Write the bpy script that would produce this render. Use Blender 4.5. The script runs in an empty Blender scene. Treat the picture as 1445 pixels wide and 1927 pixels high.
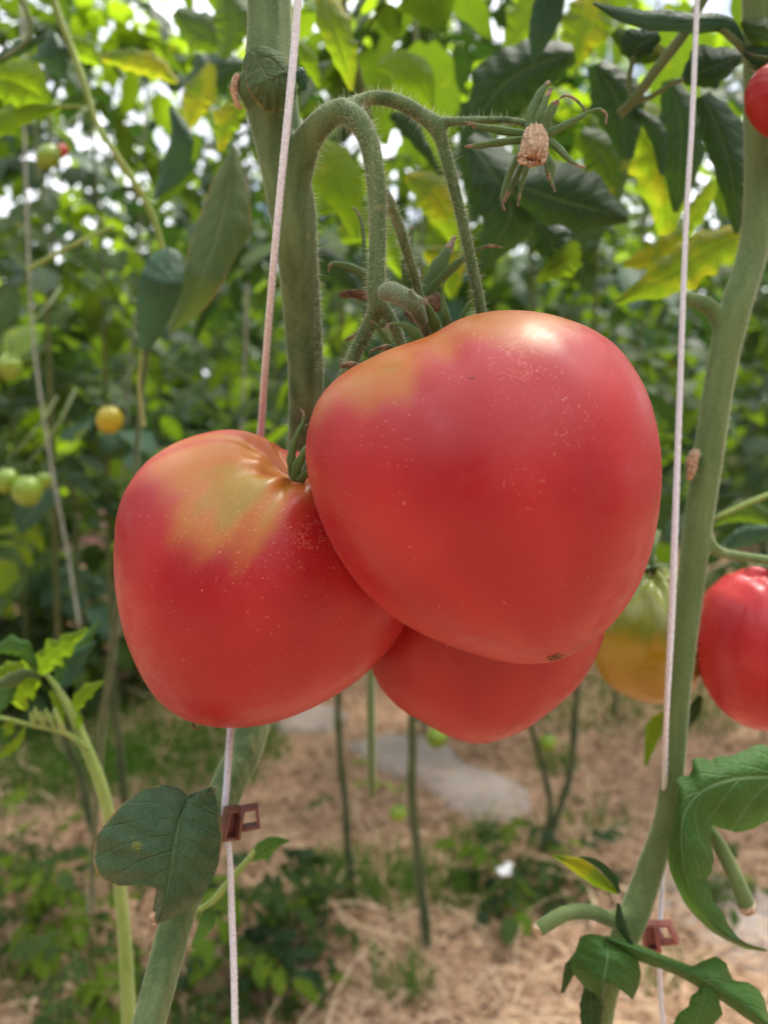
import bpy, bmesh, math, random
import numpy as np
from mathutils import Vector, Matrix, Euler

random.seed(7); np.random.seed(7)
S = bpy.context.scene
COL = S.collection
F = 1392.0            # focal length in photograph pixels
CX, CY = 722.5, 963.5
CAM_H, PITCH = 0.90, math.radians(6.0)

# ------------------------------------------------------------------ camera
cam = bpy.data.cameras.new('camera'); camo = bpy.data.objects.new('camera', cam); COL.objects.link(camo)
camo.location = (0, 0, CAM_H); camo.rotation_euler = (math.radians(90) - PITCH, 0, 0)
cam.sensor_fit = 'VERTICAL'; cam.sensor_height = 36.0; cam.lens = 26.0 * 36.0 / 36.0
cam.lens = 36.0 * F / 1927.0
cam.clip_start = 0.02; cam.clip_end = 600
cam.dof.use_dof = True; cam.dof.focus_distance = 0.200; cam.dof.aperture_fstop = cam.lens / 2.6
S.camera = camo

# ------------------------------------------------------------------ sky, sun, exposure
SUN_EL, SUN_AZ = math.radians(62), math.radians(40)     # azimuth measured from +Y (ahead) towards +X (right)
w = bpy.data.worlds.new('World'); S.world = w; w.use_nodes = True
wn, wl = w.node_tree.nodes, w.node_tree.links
wn.clear()
wo = wn.new('ShaderNodeOutputWorld'); wb = wn.new('ShaderNodeBackground'); wb.inputs[1].default_value = 0.078
sky = wn.new('ShaderNodeTexSky'); sky.sky_type = 'NISHITA'; sky.sun_disc = False
sky.sun_elevation = SUN_EL; sky.sun_rotation = SUN_AZ
tc = wn.new('ShaderNodeTexCoord'); nz = wn.new('ShaderNodeTexNoise'); nz.inputs['Scale'].default_value = 3.2; nz.inputs['Detail'].default_value = 5
rmp = wn.new('ShaderNodeMapRange'); rmp.inputs[1].default_value = 0.36; rmp.inputs[2].default_value = 0.52
mx = wn.new('ShaderNodeMix'); mx.data_type = 'RGBA'; mx.inputs['B'].default_value = (21.0, 21.2, 22.8, 1)
wl.new(tc.outputs['Generated'], nz.inputs['Vector']); wl.new(nz.outputs['Fac'], rmp.inputs[0]); wl.new(rmp.outputs[0], mx.inputs['Factor'])
wl.new(sky.outputs[0], mx.inputs['A']); wl.new(mx.outputs['Result'], wb.inputs[0]); wl.new(wb.outputs[0], wo.inputs[0])

sun = bpy.data.lights.new('sun', 'SUN'); suno = bpy.data.objects.new('sun', sun); COL.objects.link(suno)
sun.energy = 5.0; sun.angle = math.radians(22); sun.color = (1.0, 0.94, 0.84)
sd = Vector((math.sin(SUN_AZ) * math.cos(SUN_EL), math.cos(SUN_AZ) * math.cos(SUN_EL), math.sin(SUN_EL)))
suno.rotation_euler = sd.to_track_quat('Z', 'Y').to_euler()

S.view_settings.view_transform = 'Standard'; S.view_settings.look = 'None'
S.view_settings.exposure = 0.82; S.view_settings.gamma = 1; S.view_settings.use_curve_mapping = False
S.render.engine = 'CYCLES'
S.cycles.use_denoising = True
S.cycles.max_bounces = 8; S.cycles.diffuse_bounces = 4; S.cycles.glossy_bounces = 2; S.cycles.transmission_bounces = 4; S.cycles.transparent_max_bounces = 6
S.cycles.sample_clamp_indirect = 6.0

# ------------------------------------------------------------------ pixel <-> world
CP, SP_ = math.cos(PITCH), math.sin(PITCH)
FWD = Vector((0, CP, -SP_)); UP = Vector((0, SP_, CP)); RT = Vector((1, 0, 0)); EYE = Vector((0, 0, CAM_H))
def P(x, y, D):
    return EYE + RT * ((x - CX) / F * D) + UP * (-(y - CY) / F * D) + FWD * D
def G(x, y, z=0.0):
    d = P(x, y, 1.0) - EYE
    return EYE + d * ((z - CAM_H) / d.z)
def depth(v): return (v - EYE).dot(FWD)

# ------------------------------------------------------------------ materials
def mat(name):
    m = bpy.data.materials.new(name); m.use_nodes = True
    n, l = m.node_tree.nodes, m.node_tree.links
    n.clear()
    out = n.new('ShaderNodeOutputMaterial')
    return m, n, l, out
def nd(n, t, **kw):
    x = n.new(t)
    for k, v in kw.items():
        if hasattr(x, k): setattr(x, k, v)
        else: x.inputs[k.replace('_', ' ')].default_value = v
    return x
def mixc(n, l, fac, a, b, bt='MIX'):
    x = n.new('ShaderNodeMix'); x.data_type = 'RGBA'; x.blend_type = bt
    for key, v in (('Factor', fac), ('A', a), ('B', b)):
        if isinstance(v, (tuple, list)): x.inputs[key].default_value = (*v[:3], 1)
        elif isinstance(v, (int, float)): x.inputs[key].default_value = v
        else: l.new(v, x.inputs[key])
    return x.outputs['Result']
def rng(n, l, v, a, b, c=0.0, d=1.0, smooth=True):
    x = n.new('ShaderNodeMapRange'); x.interpolation_type = 'SMOOTHSTEP' if smooth else 'LINEAR'
    l.new(v, x.inputs[0])
    for i, q in enumerate((a, b, c, d)): x.inputs[i + 1].default_value = q
    return x.outputs[0]
def mth(n, l, op, a, b=None):
    x = n.new('ShaderNodeMath'); x.operation = op
    for i, v in enumerate((a, b)):
        if v is None: continue
        if isinstance(v, (int, float)): x.inputs[i].default_value = v
        else: l.new(v, x.inputs[i])
    return x.outputs[0]
def noise(n, l, scale, vec=None, detail=4, rough=0.5, out='Fac'):
    x = n.new('ShaderNodeTexNoise'); x.inputs['Scale'].default_value = scale; x.inputs['Detail'].default_value = detail; x.inputs['Roughness'].default_value = rough
    if vec is not None: l.new(vec, x.inputs['Vector'])
    return x.outputs[out]
def objco(n): return n.new('ShaderNodeTexCoord').outputs['Object']
def attr(n, name):
    a = n.new('ShaderNodeAttribute'); a.attribute_name = name; return a.outputs['Fac']
def bump(n, l, h, strength, dist):
    b = n.new('ShaderNodeBump'); b.inputs['Strength'].default_value = strength; b.inputs['Distance'].default_value = dist
    l.new(h, b.inputs['Height']); return b.outputs[0]

def leaf_mat(name, c1, c2, trans, tfac=0.42, yellow=0.0, ycol=(0.55, 0.45, 0.03), rough=0.55, vein=(0.16, 0.22, 0.08), vs=0.5, scale=60, brownedge=0.0):
    m, n, l, out = mat(name)
    oc = objco(n); lu, lv = attr(n, 'lu'), attr(n, 'lv')
    nf = noise(n, l, scale, oc, 4)
    oi = n.new('ShaderNodeObjectInfo').outputs['Random']
    f = mth(n, l, 'ADD', mth(n, l, 'MULTIPLY', rng(n, l, nf, .3, .7), .55), mth(n, l, 'MULTIPLY', oi, .45))
    col = mixc(n, l, f, c1, c2)
    tcol = mixc(n, l, f, trans, tuple(x * 0.8 for x in trans))
    au = mth(n, l, 'ABSOLUTE', lu)
    # secondary veins run obliquely out from the midrib
    saw = mth(n, l, 'FRACT', mth(n, l, 'MULTIPLY', mth(n, l, 'SUBTRACT', lv, mth(n, l, 'MULTIPLY', au, .22)), 8.0))
    d2 = mth(n, l, 'ABSOLUTE', mth(n, l, 'SUBTRACT', saw, .5))
    sv = rng(n, l, d2, 0.0, .10, 1, 0)
    mv = rng(n, l, au, 0.015, .07, 1, 0)
    vm = mth(n, l, 'MAXIMUM', mth(n, l, 'MULTIPLY', sv, .55), mv)
    col = mixc(n, l, mth(n, l, 'MULTIPLY', vm, vs), col, vein)
    if yellow > 0:
        yn = noise(n, l, scale * .55, oc, 5, .6)
        ym = mth(n, l, 'MULTIPLY', rng(n, l, yn, .66 - yellow * .4, .80 - yellow * .4), mth(n, l, 'SUBTRACT', 1.0, mth(n, l, 'MULTIPLY', vm, .8)))
        col = mixc(n, l, ym, col, ycol); tcol = mixc(n, l, ym, tcol, tuple(min(.9, x * 1.3) for x in ycol))
    if brownedge > 0:
        be = mth(n, l, 'MULTIPLY', rng(n, l, au, 1 - brownedge, 1.0), rng(n, l, noise(n, l, scale * .8, oc, 3), .42, .6))
        col = mixc(n, l, be, col, (.28, .19, .08)); tcol = mixc(n, l, be, tcol, (.25, .15, .05))
    # quilted blade between the veins
    cell = mth(n, l, 'ADD', mth(n, l, 'MULTIPLY', vm, -.5), mth(n, l, 'MULTIPLY', noise(n, l, scale * 4, oc, 3), .35))
    cell = mth(n, l, 'ADD', cell, mth(n, l, 'MULTIPLY', noise(n, l, scale * 14, oc, 2, .8), .22))
    vo = n.new('ShaderNodeTexVoronoi'); vo.inputs['Scale'].default_value = scale * 11; l.new(oc, vo.inputs['Vector'])
    cell = mth(n, l, 'ADD', cell, mth(n, l, 'MULTIPLY', vo.outputs['Distance'], -.22))
    bp = bump(n, l, cell, .9, .0016)
    p = n.new('ShaderNodeBsdfPrincipled'); l.new(col, p.inputs['Base Color']); p.inputs['Roughness'].default_value = rough
    p.inputs['Specular IOR Level'].default_value = .22; l.new(bp, p.inputs['Normal'])
    p.inputs['Sheen Weight'].default_value = .03; p.inputs['Sheen Roughness'].default_value = .4
    t = n.new('ShaderNodeBsdfTranslucent'); l.new(tcol, t.inputs[0]); l.new(bp, t.inputs['Normal'])
    ms = n.new('ShaderNodeMixShader'); ms.inputs[0].default_value = tfac
    l.new(p.outputs[0], ms.inputs[1]); l.new(t.outputs[0], ms.inputs[2]); l.new(ms.outputs[0], out.inputs[0])
    return m

L_MID   = leaf_mat('leaf_green', (.014, .042, .007), (.036, .080, .013), (.19, .33, .012), .34, yellow=.10)
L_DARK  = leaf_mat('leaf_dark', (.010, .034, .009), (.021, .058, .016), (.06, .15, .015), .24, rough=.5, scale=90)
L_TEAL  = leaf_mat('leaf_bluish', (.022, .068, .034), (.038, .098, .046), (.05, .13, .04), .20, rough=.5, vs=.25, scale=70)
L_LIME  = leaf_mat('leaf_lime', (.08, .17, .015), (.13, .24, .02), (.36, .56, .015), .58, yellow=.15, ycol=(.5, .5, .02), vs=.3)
L_YEL   = leaf_mat('leaf_yellowing', (.05, .10, .015), (.09, .15, .02), (.36, .54, .015), .60, yellow=.55, ycol=(.34, .36, .015), scale=75)
L_UNDER = leaf_mat('leaf_underside', (.055, .095, .035), (.095, .145, .055), (.14, .22, .03), .30, rough=.8, vein=(.20, .25, .13), vs=.7, brownedge=.10)
L_NOTCH = leaf_mat('leaf_notched', (.032, .075, .030), (.062, .120, .050), (.06, .13, .03), .15, yellow=.07, rough=.5, vein=(.09, .16, .06), vs=.5, scale=110, brownedge=.05)
L_RIGHT = leaf_mat('leaf_fresh', (.030, .095, .018), (.055, .140, .026), (.12, .28, .02), .30, rough=.55, vein=(.14, .26, .10), vs=.75, scale=60)
L_BG    = [L_MID, L_DARK, L_LIME, L_TEAL]

def fuzz_mat(name, a, b, scale=120, sheen=.5, rough=.75, blot=None, stretch=True):
    m, n, l, out = mat(name)
    oc = objco(n)
    mp = n.new('ShaderNodeMapping'); mp.inputs['Scale'].default_value = (1, 1, .12) if stretch else (1, 1, 1); l.new(oc, mp.inputs[0])
    f = rng(n, l, noise(n, l, scale, mp.outputs[0], 4, .6), .3, .7)
    col = mixc(n, l, f, a, b)
    if blot is not None:
        bn = rng(n, l, noise(n, l, 95, oc, 3), .66, .74)
        col = mixc(n, l, mth(n, l, 'MULTIPLY', bn, .7), col, blot)
    fn = noise(n, l, 2600, oc, 2, .7)
    col = mixc(n, l, rng(n, l, fn, .50, .75, 0, .30), col, (.34, .40, .24))
    p = n.new('ShaderNodeBsdfPrincipled'); l.new(col, p.inputs['Base Color']); p.inputs['Roughness'].default_value = rough
    p.inputs['Sheen Weight'].default_value = sheen; p.inputs['Sheen Roughness'].default_value = .35; p.inputs['Sheen Tint'].default_value = (.85, .9, .7, 1)
    p.inputs['Specular IOR Level'].default_value = .25
    h = mth(n, l, 'ADD', mth(n, l, 'MULTIPLY', fn, .5), f)
    l.new(bump(n, l, h, .5, .0006), p.inputs['Normal'])
    l.new(p.outputs[0], out.inputs[0]); return m
M_STEM  = fuzz_mat('stem_main', (.042, .088, .026), (.120, .185, .072), 150, blot=(.26, .25, .11))
M_STEMR = fuzz_mat('stem_right', (.075, .125, .034), (.125, .180, .058), 130)
M_STEMY = fuzz_mat('stem_young', (.16, .24, .045), (.25, .32, .08), 150)
M_STEMB = fuzz_mat('stem_background', (.065, .10, .03), (.11, .14, .05), 60)
M_STEMD = fuzz_mat('stem_bare', (.030, .052, .018), (.075, .095, .035), 40)
M_TRUSS = fuzz_mat('truss_skin', (.065, .10, .042), (.10, .135, .065), 200, stretch=False)

def simple(name, col, rough=.6, spec=.5, nscale=None, c2=None, bumpd=None, trans=None):
    m, n, l, out = mat(name)
    p = n.new('ShaderNodeBsdfPrincipled'); p.inputs['Roughness'].default_value = rough; p.inputs['Specular IOR Level'].default_value = spec
    if nscale:
        f = noise(n, l, nscale, objco(n), 4, .6)
        l.new(mixc(n, l, rng(n, l, f, .3, .7), col, c2 or col), p.inputs['Base Color'])
        if bumpd: l.new(bump(n, l, f, .6, bumpd), p.inputs['Normal'])
    else: p.inputs['Base Color'].default_value = (*col, 1)
    if trans:
        t = n.new('ShaderNodeBsdfTranslucent'); t.inputs[0].default_value = (*col, 1)
        ms = n.new('ShaderNodeMixShader'); ms.inputs[0].default_value = trans
        l.new(p.outputs[0], ms.inputs[1]); l.new(t.outputs[0], ms.inputs[2]); l.new(ms.outputs[0], out.inputs[0])
    else: l.new(p.outputs[0], out.inputs[0])
    return m
M_HAIR  = simple('hair', (.62, .62, .50), .5, .5, trans=.5)
M_TWINE = simple('twine', (.62, .62, .65), .85, .2, 1200, (.86, .86, .90), .0004, trans=.1)
M_TWINEB = simple('weathered_twine', (.20, .21, .16), .9, .1, 60, (.32, .33, .27))
M_CLIP  = simple('brown_plastic', (.095, .030, .022), .42, .5, 300, (.14, .045, .034), .0001)
M_CLIPR = simple('faded_plastic', (.24, .075, .065), .6, .4, 300, (.32, .12, .10), .0001)
M_DRY   = simple('dried_petal', (.20, .115, .065), .9, .15, 700, (.48, .34, .22), .0006)
M_CUT   = simple('cut_pith', (.55, .44, .32), .8, .3, 500, (.28, .16, .08), .0004)
M_SCAR  = simple('scar_cork', (.08, .05, .03), .9, .2, 1500, (.30, .16, .08), .0003)
M_STRAW = simple('straw', (.32, .18, .10), .85, .2, 25, (.62, .42, .27))
M_STRAW2 = simple('pale_straw', (.44, .29, .17), .85, .2, 25, (.64, .47, .32))
M_BLADE = simple('grass_blade', (.07, .17, .015), .6, .2, 12, (.13, .25, .03), trans=.4)
M_PAPER = simple('white_scrap', (.75, .75, .74), .7)
M_PINK  = simple('pink_petal', (.75, .42, .45), .7, .3, trans=.3)
M_SEPDRY = simple('sepal_tip_dry', (.065, .042, .026), .9, .15, 700, (.20, .13, .08), .0005)

def sepal_mat(name, a, b, dry=.72):
    m, n, l, out = mat(name)
    t = attr(n, 't'); nf = noise(n, l, 600, objco(n), 3)
    f = rng(n, l, mth(n, l, 'ADD', t, mth(n, l, 'MULTIPLY', mth(n, l, 'SUBTRACT', nf, .5), .25)), dry - .06, dry + .08)
    green = mixc(n, l, nf, a, b); brown = mixc(n, l, rng(n, l, nf, .35, .65), (.070, .045, .026), (.26, .175, .10))
    p = n.new('ShaderNodeBsdfPrincipled'); l.new(mixc(n, l, f, green, brown), p.inputs['Base Color']); p.inputs['Roughness'].default_value = .65
    p.inputs['Sheen Weight'].default_value = .1; l.new(bump(n, l, nf, .5, .0004), p.inputs['Normal'])
    l.new(p.outputs[0], out.inputs[0]); return m
M_SEPAL = sepal_mat('sepal', (.042, .095, .014), (.078, .145, .026))
M_SEPALD = sepal_mat('sepal_mostly_dry', (.07, .10, .03), (.10, .13, .05), .35)

def tomato_mat(name, red, red2, shoulder, shoulder2, speck=1.0, rough=.42, sss=.03):
    m, n, l, out = mat(name)
    oc = objco(n); sh = attr(n, 'shoulder'); t = attr(n, 'alpha'); ps = attr(n, 'stripe')
    n1 = noise(n, l, 22, oc, 3, .5); n2 = noise(n, l, 160, oc, 5, .65)
    base = mixc(n, l, rng(n, l, mth(n, l, 'ADD', mth(n, l, 'MULTIPLY', n1, .6), mth(n, l, 'MULTIPLY', ps, .4)), .35, .65), red, red2)
    mm = mth(n, l, 'ADD', sh, mth(n, l, 'MULTIPLY', mth(n, l, 'SUBTRACT', n2, .5), .22))
    f1 = rng(n, l, mm, .25, .80)
    sc = mixc(n, l, rng(n, l, mth(n, l, 'ADD', mm, mth(n, l, 'MULTIPLY', mth(n, l, 'SUBTRACT', n1, .5), .9)), .70, 1.05), shoulder, shoulder2)
    col = mixc(n, l, f1, base, sc)
    # corky specks, thick in places and nearly absent in others
    reg = rng(n, l, mth(n, l, 'ADD', attr(n, 'speck'), mth(n, l, 'MULTIPLY', mth(n, l, 'SUBTRACT', noise(n, l, 45, oc, 3, .6), .5), 1.3)), .15, .95)
    v = n.new('ShaderNodeTexVoronoi'); v.inputs['Scale'].default_value = 1500
    dis = n.new('ShaderNodeVectorMath'); dis.operation = 'ADD'; dn = n.new('ShaderNodeTexNoise'); dn.inputs['Scale'].default_value = 500; l.new(oc, dn.inputs['Vector'])
    sc2 = n.new('ShaderNodeVectorMath'); sc2.operation = 'SCALE'; sc2.inputs['Scale'].default_value = .0010; l.new(dn.outputs['Color'], sc2.inputs[0])
    l.new(oc, dis.inputs[0]); l.new(sc2.outputs[0], dis.inputs[1]); l.new(dis.outputs[0], v.inputs['Vector'])
    rn = n.new('ShaderNodeSeparateColor'); l.new(v.outputs['Color'], rn.inputs[0])
    size = mth(n, l, 'MULTIPLY', mth(n, l, 'POWER', rn.outputs[0], 2.0), .46)
    dot = mth(n, l, 'MULTIPLY', rng(n, l, mth(n, l, 'SUBTRACT', v.outputs['Distance'], size), -.12, .10, 1, 0), mth(n, l, 'GREATER_THAN', mth(n, l, 'ADD', reg, rn.outputs[1]), .98))
    v2 = n.new('ShaderNodeTexVoronoi'); v2.inputs['Scale'].default_value = 620; v2.feature = 'DISTANCE_TO_EDGE'; l.new(dis.outputs[0], v2.inputs['Vector'])
    cr = mth(n, l, 'MULTIPLY', mth(n, l, 'LESS_THAN', v2.outputs['Distance'], .05), mth(n, l, 'GREATER_THAN', mth(n, l, 'ADD', reg, noise(n, l, 330, oc, 3, .8)), 1.47))
    dm = mth(n, l, 'MULTIPLY', mth(n, l, 'MAXIMUM', mth(n, l, 'MULTIPLY', dot, rn.outputs[2]), mth(n, l, 'MULTIPLY', cr, .6)), .34 * speck)
    col = mixc(n, l, dm, col, (.90, .45, .28))
    p = n.new('ShaderNodeBsdfPrincipled'); l.new(col, p.inputs['Base Color'])
    l.new(rng(n, l, mth(n, l, 'ADD', mth(n, l, 'MULTIPLY', n2, .5), mth(n, l, 'MULTIPLY', noise(n, l, 60, oc, 5, .7), .5)), .38, .62, rough - .09, rough + .10), p.inputs['Roughness'])
    p.inputs['Specular IOR Level'].default_value = .40
    p.inputs['Subsurface Weight'].default_value = sss; p.inputs['Subsurface Radius'].default_value = (1, .25, .12); p.inputs['Subsurface Scale'].default_value = .006
    p.inputs['Sheen Weight'].default_value = .02; p.inputs['Sheen Roughness'].default_value = .5; p.inputs['Sheen Tint'].default_value = (1, .8, .75, 1)
    h = mth(n, l, 'ADD', mth(n, l, 'MULTIPLY', n2, .5), mth(n, l, 'MULTIPLY', noise(n, l, 1500, oc, 2), .25))
    l.new(bump(n, l, h, .22, .0005), p.inputs['Normal'])
    l.new(p.outputs[0], out.inputs[0]); return m
T_RED = tomato_mat('tomato_skin', (.31, .007, .010), (.39, .018, .016), (.36, .10, .008), (.27, .16, .012), .8, .40)
T_RED2 = tomato_mat('tomato_skin_deep', (.30, .005, .009), (.37, .013, .013), (.38, .12, .010), (.28, .18, .018), .9, .40)
T_PLAIN = tomato_mat('tomato_skin_plain', (.29, .006, .008), (.35, .014, .012), (.4, .08, .02), (.3, .15, .02), .3, .40)
T_GREEN = tomato_mat('tomato_skin_breaker', (.27, .16, .012), (.31, .20, .014), (.14, .165, .018), (.19, .21, .035), .1, .2)
T_PINK = tomato_mat('tomato_skin_pink', (.38, .012, .018), (.44, .025, .026), (.5, .1, .03), (.4, .2, .03), .2, .33)
T_CHERRY = tomato_mat('tomato_skin_yellow', (.30, .25, .006), (.36, .28, .010), (.30, .38, .03), (.3, .4, .03), .0, .3)
T_CHERRYG = tomato_mat('tomato_skin_unripe', (.13, .22, .015), (.20, .29, .03), (.2, .35, .03), (.2, .35, .03), .0, .3)

# ------------------------------------------------------------------ object helpers
def tag(o, label=None, cat=None, group=None, kind=None):
    if label: o['label'] = label
    if cat: o['category'] = cat
    if group: o['group'] = group
    if kind: o['kind'] = kind
    return o
def empty(name, loc, label, cat, group=None):
    o = bpy.data.objects.new(name, None); o.empty_display_size = .02; COL.objects.link(o); o.location = loc
    return tag(o, label, cat, group)
def link(name, me, m, parent=None, smooth=True):
    """mesh given in world coordinates; kept relative to its parent's base"""
    if m is not None: me.materials.append(m)
    if smooth: me.polygons.foreach_set('use_smooth', [True] * len(me.polygons))
    o = bpy.data.objects.new(name, me); COL.objects.link(o)
    if parent is not None:
        base = Vector(parent.location); pp = parent.parent
        while pp is not None: base = base + Vector(pp.location); pp = pp.parent
        me.transform(Matrix.Translation(-base)); o.parent = parent
    else:
        c = sum((Vector(v.co) for v in list(me.vertices)[:200]), Vector()) / max(1, min(200, len(me.vertices)))
        me.transform(Matrix.Translation(-c)); o.location = c
    return o
def mesh(name, vs, fs, attrs=None):
    me = bpy.data.meshes.new(name); me.from_pydata([tuple(v) for v in vs], [], fs); me.update()
    for k, arr in (attrs or {}).items():
        a = me.attributes.new(k, 'FLOAT', 'POINT'); a.data.foreach_set('value', np.asarray(arr, dtype=np.float32))
    return me
def catmull(pts, n):
    """pts: list of tuples of any size; n samples per span"""
    p = [np.array(q, dtype=float) for q in pts]
    if len(p) == 2: return [p[0] + (p[1] - p[0]) * t for t in np.linspace(0, 1, n + 1)]
    p = [2 * p[0] - p[1]] + p + [2 * p[-1] - p[-2]]
    out = []
    for i in range(1, len(p) - 2):
        for k in range(n):
            t = k / n; a, b, c, d = p[i - 1], p[i], p[i + 1], p[i + 2]
            out.append(.5 * ((2 * b) + (-a + c) * t + (2 * a - 5 * b + 4 * c - d) * t * t + (-a + 3 * b - 3 * c + d) * t ** 3))
    out.append(p[-2]); return out
class MB:
    def __init__(s): s.v = []; s.f = []; s.t = []
    def tube(s, path, sides=12, flat=1.0, flatdir=None, cap=True, twist=0.0, wob=0.0, ridges=0, ridge=0.0):
        """path: list of (Vector, radius)"""
        n0 = len(s.v); N = len(path); up = None
        for i, (c, r) in enumerate(path):
            a = path[max(0, i - 1)][0]; b = path[min(N - 1, i + 1)][0]
            T = (b - a).normalized()
            if up is None:
                up = (flatdir if flatdir is not None else Vector((0, 1, 0)))
                if abs(up.dot(T)) > .95: up = Vector((1, 0, 0))
            up = (up - T * up.dot(T)).normalized(); sd = T.cross(up)
            for k in range(sides):
                an = 2 * math.pi * k / sides + twist * i
                rr = r * (1 + wob * math.sin(i * .9 + k) + ridge * math.cos(ridges * an))
                s.v.append(c + sd * (math.cos(an) * rr) + up * (math.sin(an) * rr * flat)); s.t.append(i / (N - 1))
        for i in range(N - 1):
            for k in range(sides):
                a = n0 + i * sides + k; b = n0 + i * sides + (k + 1) % sides
                s.f.append((a, b, b + sides, a + sides))
        if cap:
            s.f.append(tuple(n0 + k for k in range(sides))[::-1]); s.f.append(tuple(n0 + (N - 1) * sides + k for k in range(sides)))
        return s
    def box(s, M, size):
        n0 = len(s.v); x, y, z = [q / 2 for q in size]
        for sx in (-1, 1):
            for sy in (-1, 1):
                for sz in (-1, 1): s.v.append(M @ Vector((sx * x, sy * y, sz * z))); s.t.append(0)
        for f in ((0, 1, 3, 2), (4, 6, 7, 5), (0, 4, 5, 1), (2, 3, 7, 6), (0, 2, 6, 4), (1, 5, 7, 3)): s.f.append(tuple(n0 + q for q in f))
    def mesh(s, name='part'): return mesh(name, s.v, s.f, {'t': s.t})
def pxpath(pts, n=6):
    """pts: (x, y, D, radius px) in the photograph -> [(Vector, radius m)]"""
    return [(P(q[0], q[1], q[2]), abs(q[3]) * q[2] / F) for q in catmull(pts, n)]
def remeshed(mb, voxel, smooth=6):
    me = mb.mesh(); o = bpy.data.objects.new('tmp', me); COL.objects.link(o)
    r = o.modifiers.new('r', 'REMESH'); r.mode = 'VOXEL'; r.voxel_size = voxel; r.use_smooth_shade = True
    s = o.modifiers.new('s', 'SMOOTH'); s.iterations = smooth; s.factor = .6
    dg = bpy.context.evaluated_depsgraph_get(); m2 = bpy.data.meshes.new_from_object(o.evaluated_get(dg))
    bpy.data.objects.remove(o); return m2
def bevelled(me, width, seg=2):
    bm = bmesh.new(); bm.from_mesh(me)
    bmesh.ops.bevel(bm, geom=list(bm.edges), offset=width, segments=seg, affect='EDGES', profile=.5)
    bm.to_mesh(me); bm.free(); return me

def hairs(parent, me, base, n, lmin, lmax, wid, keep=None, name='hairs', m=None, bend=.3, up=0.0):
    """short plant hairs standing on a surface: me in local coords of an object whose world base is `base`"""
    me.calc_loop_triangles(); nt = len(me.loop_triangles)
    tri = np.empty(nt * 3, dtype=np.int32); me.loop_triangles.foreach_get('vertices', tri); tri = tri.reshape(-1, 3)
    co = np.empty(len(me.vertices) * 3); me.vertices.foreach_get('co', co); co = co.reshape(-1, 3) + np.array(base)
    a, b, c = co[tri[:, 0]], co[tri[:, 1]], co[tri[:, 2]]
    nn = np.cross(b - a, c - a); ar = np.linalg.norm(nn, axis=1); nn /= np.maximum(ar, 1e-12)[:, None]
    cen = (a + b + c) / 3
    if keep is not None: ar = ar * keep(cen, nn)
    pr = ar / ar.sum(); rs = np.random.RandomState(n)
    ids = rs.choice(nt, n, p=pr); u, v = rs.rand(n), rs.rand(n); fl = u + v > 1; u[fl], v[fl] = 1 - u[fl], 1 - v[fl]
    p = a[ids] + (b[ids] - a[ids]) * u[:, None] + (c[ids] - a[ids]) * v[:, None]; N = nn[ids]
    L = lmin + (lmax - lmin) * rs.rand(n) ** 2
    jit = rs.normal(0, bend, (n, 3)); d = N + jit * .5; d[:, 2] += up; d /= np.linalg.norm(d, axis=1)[:, None]
    eye = np.array(EYE); side = np.cross(d, p - eye); side /= np.maximum(np.linalg.norm(side, axis=1), 1e-9)[:, None]
    side = side + rs.normal(0, .4, (n, 3)); side /= np.linalg.norm(side, axis=1)[:, None]
    q = p + d * (L * .55)[:, None] + jit * (L * .06)[:, None]; tip = q + (d + jit * .7) * (L * .45)[:, None]
    wv = side * wid
    V = np.stack([p - wv, p + wv, q - wv * .6, q + wv * .6, tip], 1).reshape(-1, 3)
    fs = []
    for i in range(n):
        k = i * 5; fs.append((k, k + 1, k + 3, k + 2)); fs.append((k + 2, k + 3, k + 4))
    o = link(name, mesh(name, V, fs), m or M_HAIR, parent); o['kind'] = 'stuff'; return o

def resamp(pts, n):
    p = np.array(pts, dtype=float); d = np.r_[0, np.cumsum(np.linalg.norm(np.diff(p, axis=0), axis=1))]; d /= d[-1]
    t = np.linspace(0, 1, n); return np.stack([np.interp(t, d, p[:, k]) for k in range(p.shape[1])], 1)
def leaf3(parent, m, M, L, R, D, dl=0.0, dr=0.0, bow=.10, rough=.02, nrow=36, ncol=7, name='leaf', teeth=0, amp=0, smooth=True):
    """leaf blade from its midrib M and its two margins L, R (photo pixels); D depth along the midrib (list);
    dl / dr: how far each margin lies behind (+) or before (-) the midrib, in metres; bow: how the blade swells between"""
    sm = (lambda q: catmull([tuple(a) for a in q], 8)) if smooth else (lambda q: q)
    Mp, Lp, Rp = resamp(sm(M), nrow), resamp(L if len(L) > 8 else sm(L), nrow), resamp(R if len(R) > 8 else sm(R), nrow)
    Dd = np.interp(np.linspace(0, 1, nrow), np.linspace(0, 1, len(D)), D)
    vs, lu, lv, fs = [], [], [], []
    rs = random.Random(int(M[0][0] * 7 + M[0][1])); ph = rs.random() * 6
    cols = np.linspace(-1, 1, 2 * ncol + 1)
    for i in range(nrow):
        t = i / (nrow - 1)
        for u in cols:
            a = abs(u); E = Lp[i] if u < 0 else Rp[i]
            q = Mp[i] + (E - Mp[i]) * a
            wpx = np.linalg.norm(E - Mp[i]) * Dd[i] / F
            off = (dl if u < 0 else dr) * a ** 1.3
            off += -bow * wpx * 4 * a * (1 - a) + rough * wpx * math.sin(t * 17 + a * 4 + ph) * a + wpx * .05 * math.sin(t * 50 + u * 2) * a
            vs.append(P(q[0], q[1], Dd[i] + off)); lu.append(u); lv.append(t)
    nc = len(cols)
    for i in range(nrow - 1):
        for k in range(nc - 1): a = i * nc + k; fs.append((a, a + 1, a + nc + 1, a + nc))
    return link(name, mesh(name, vs, fs, {'lu': lu, 'lv': lv}), m, parent)
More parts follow.
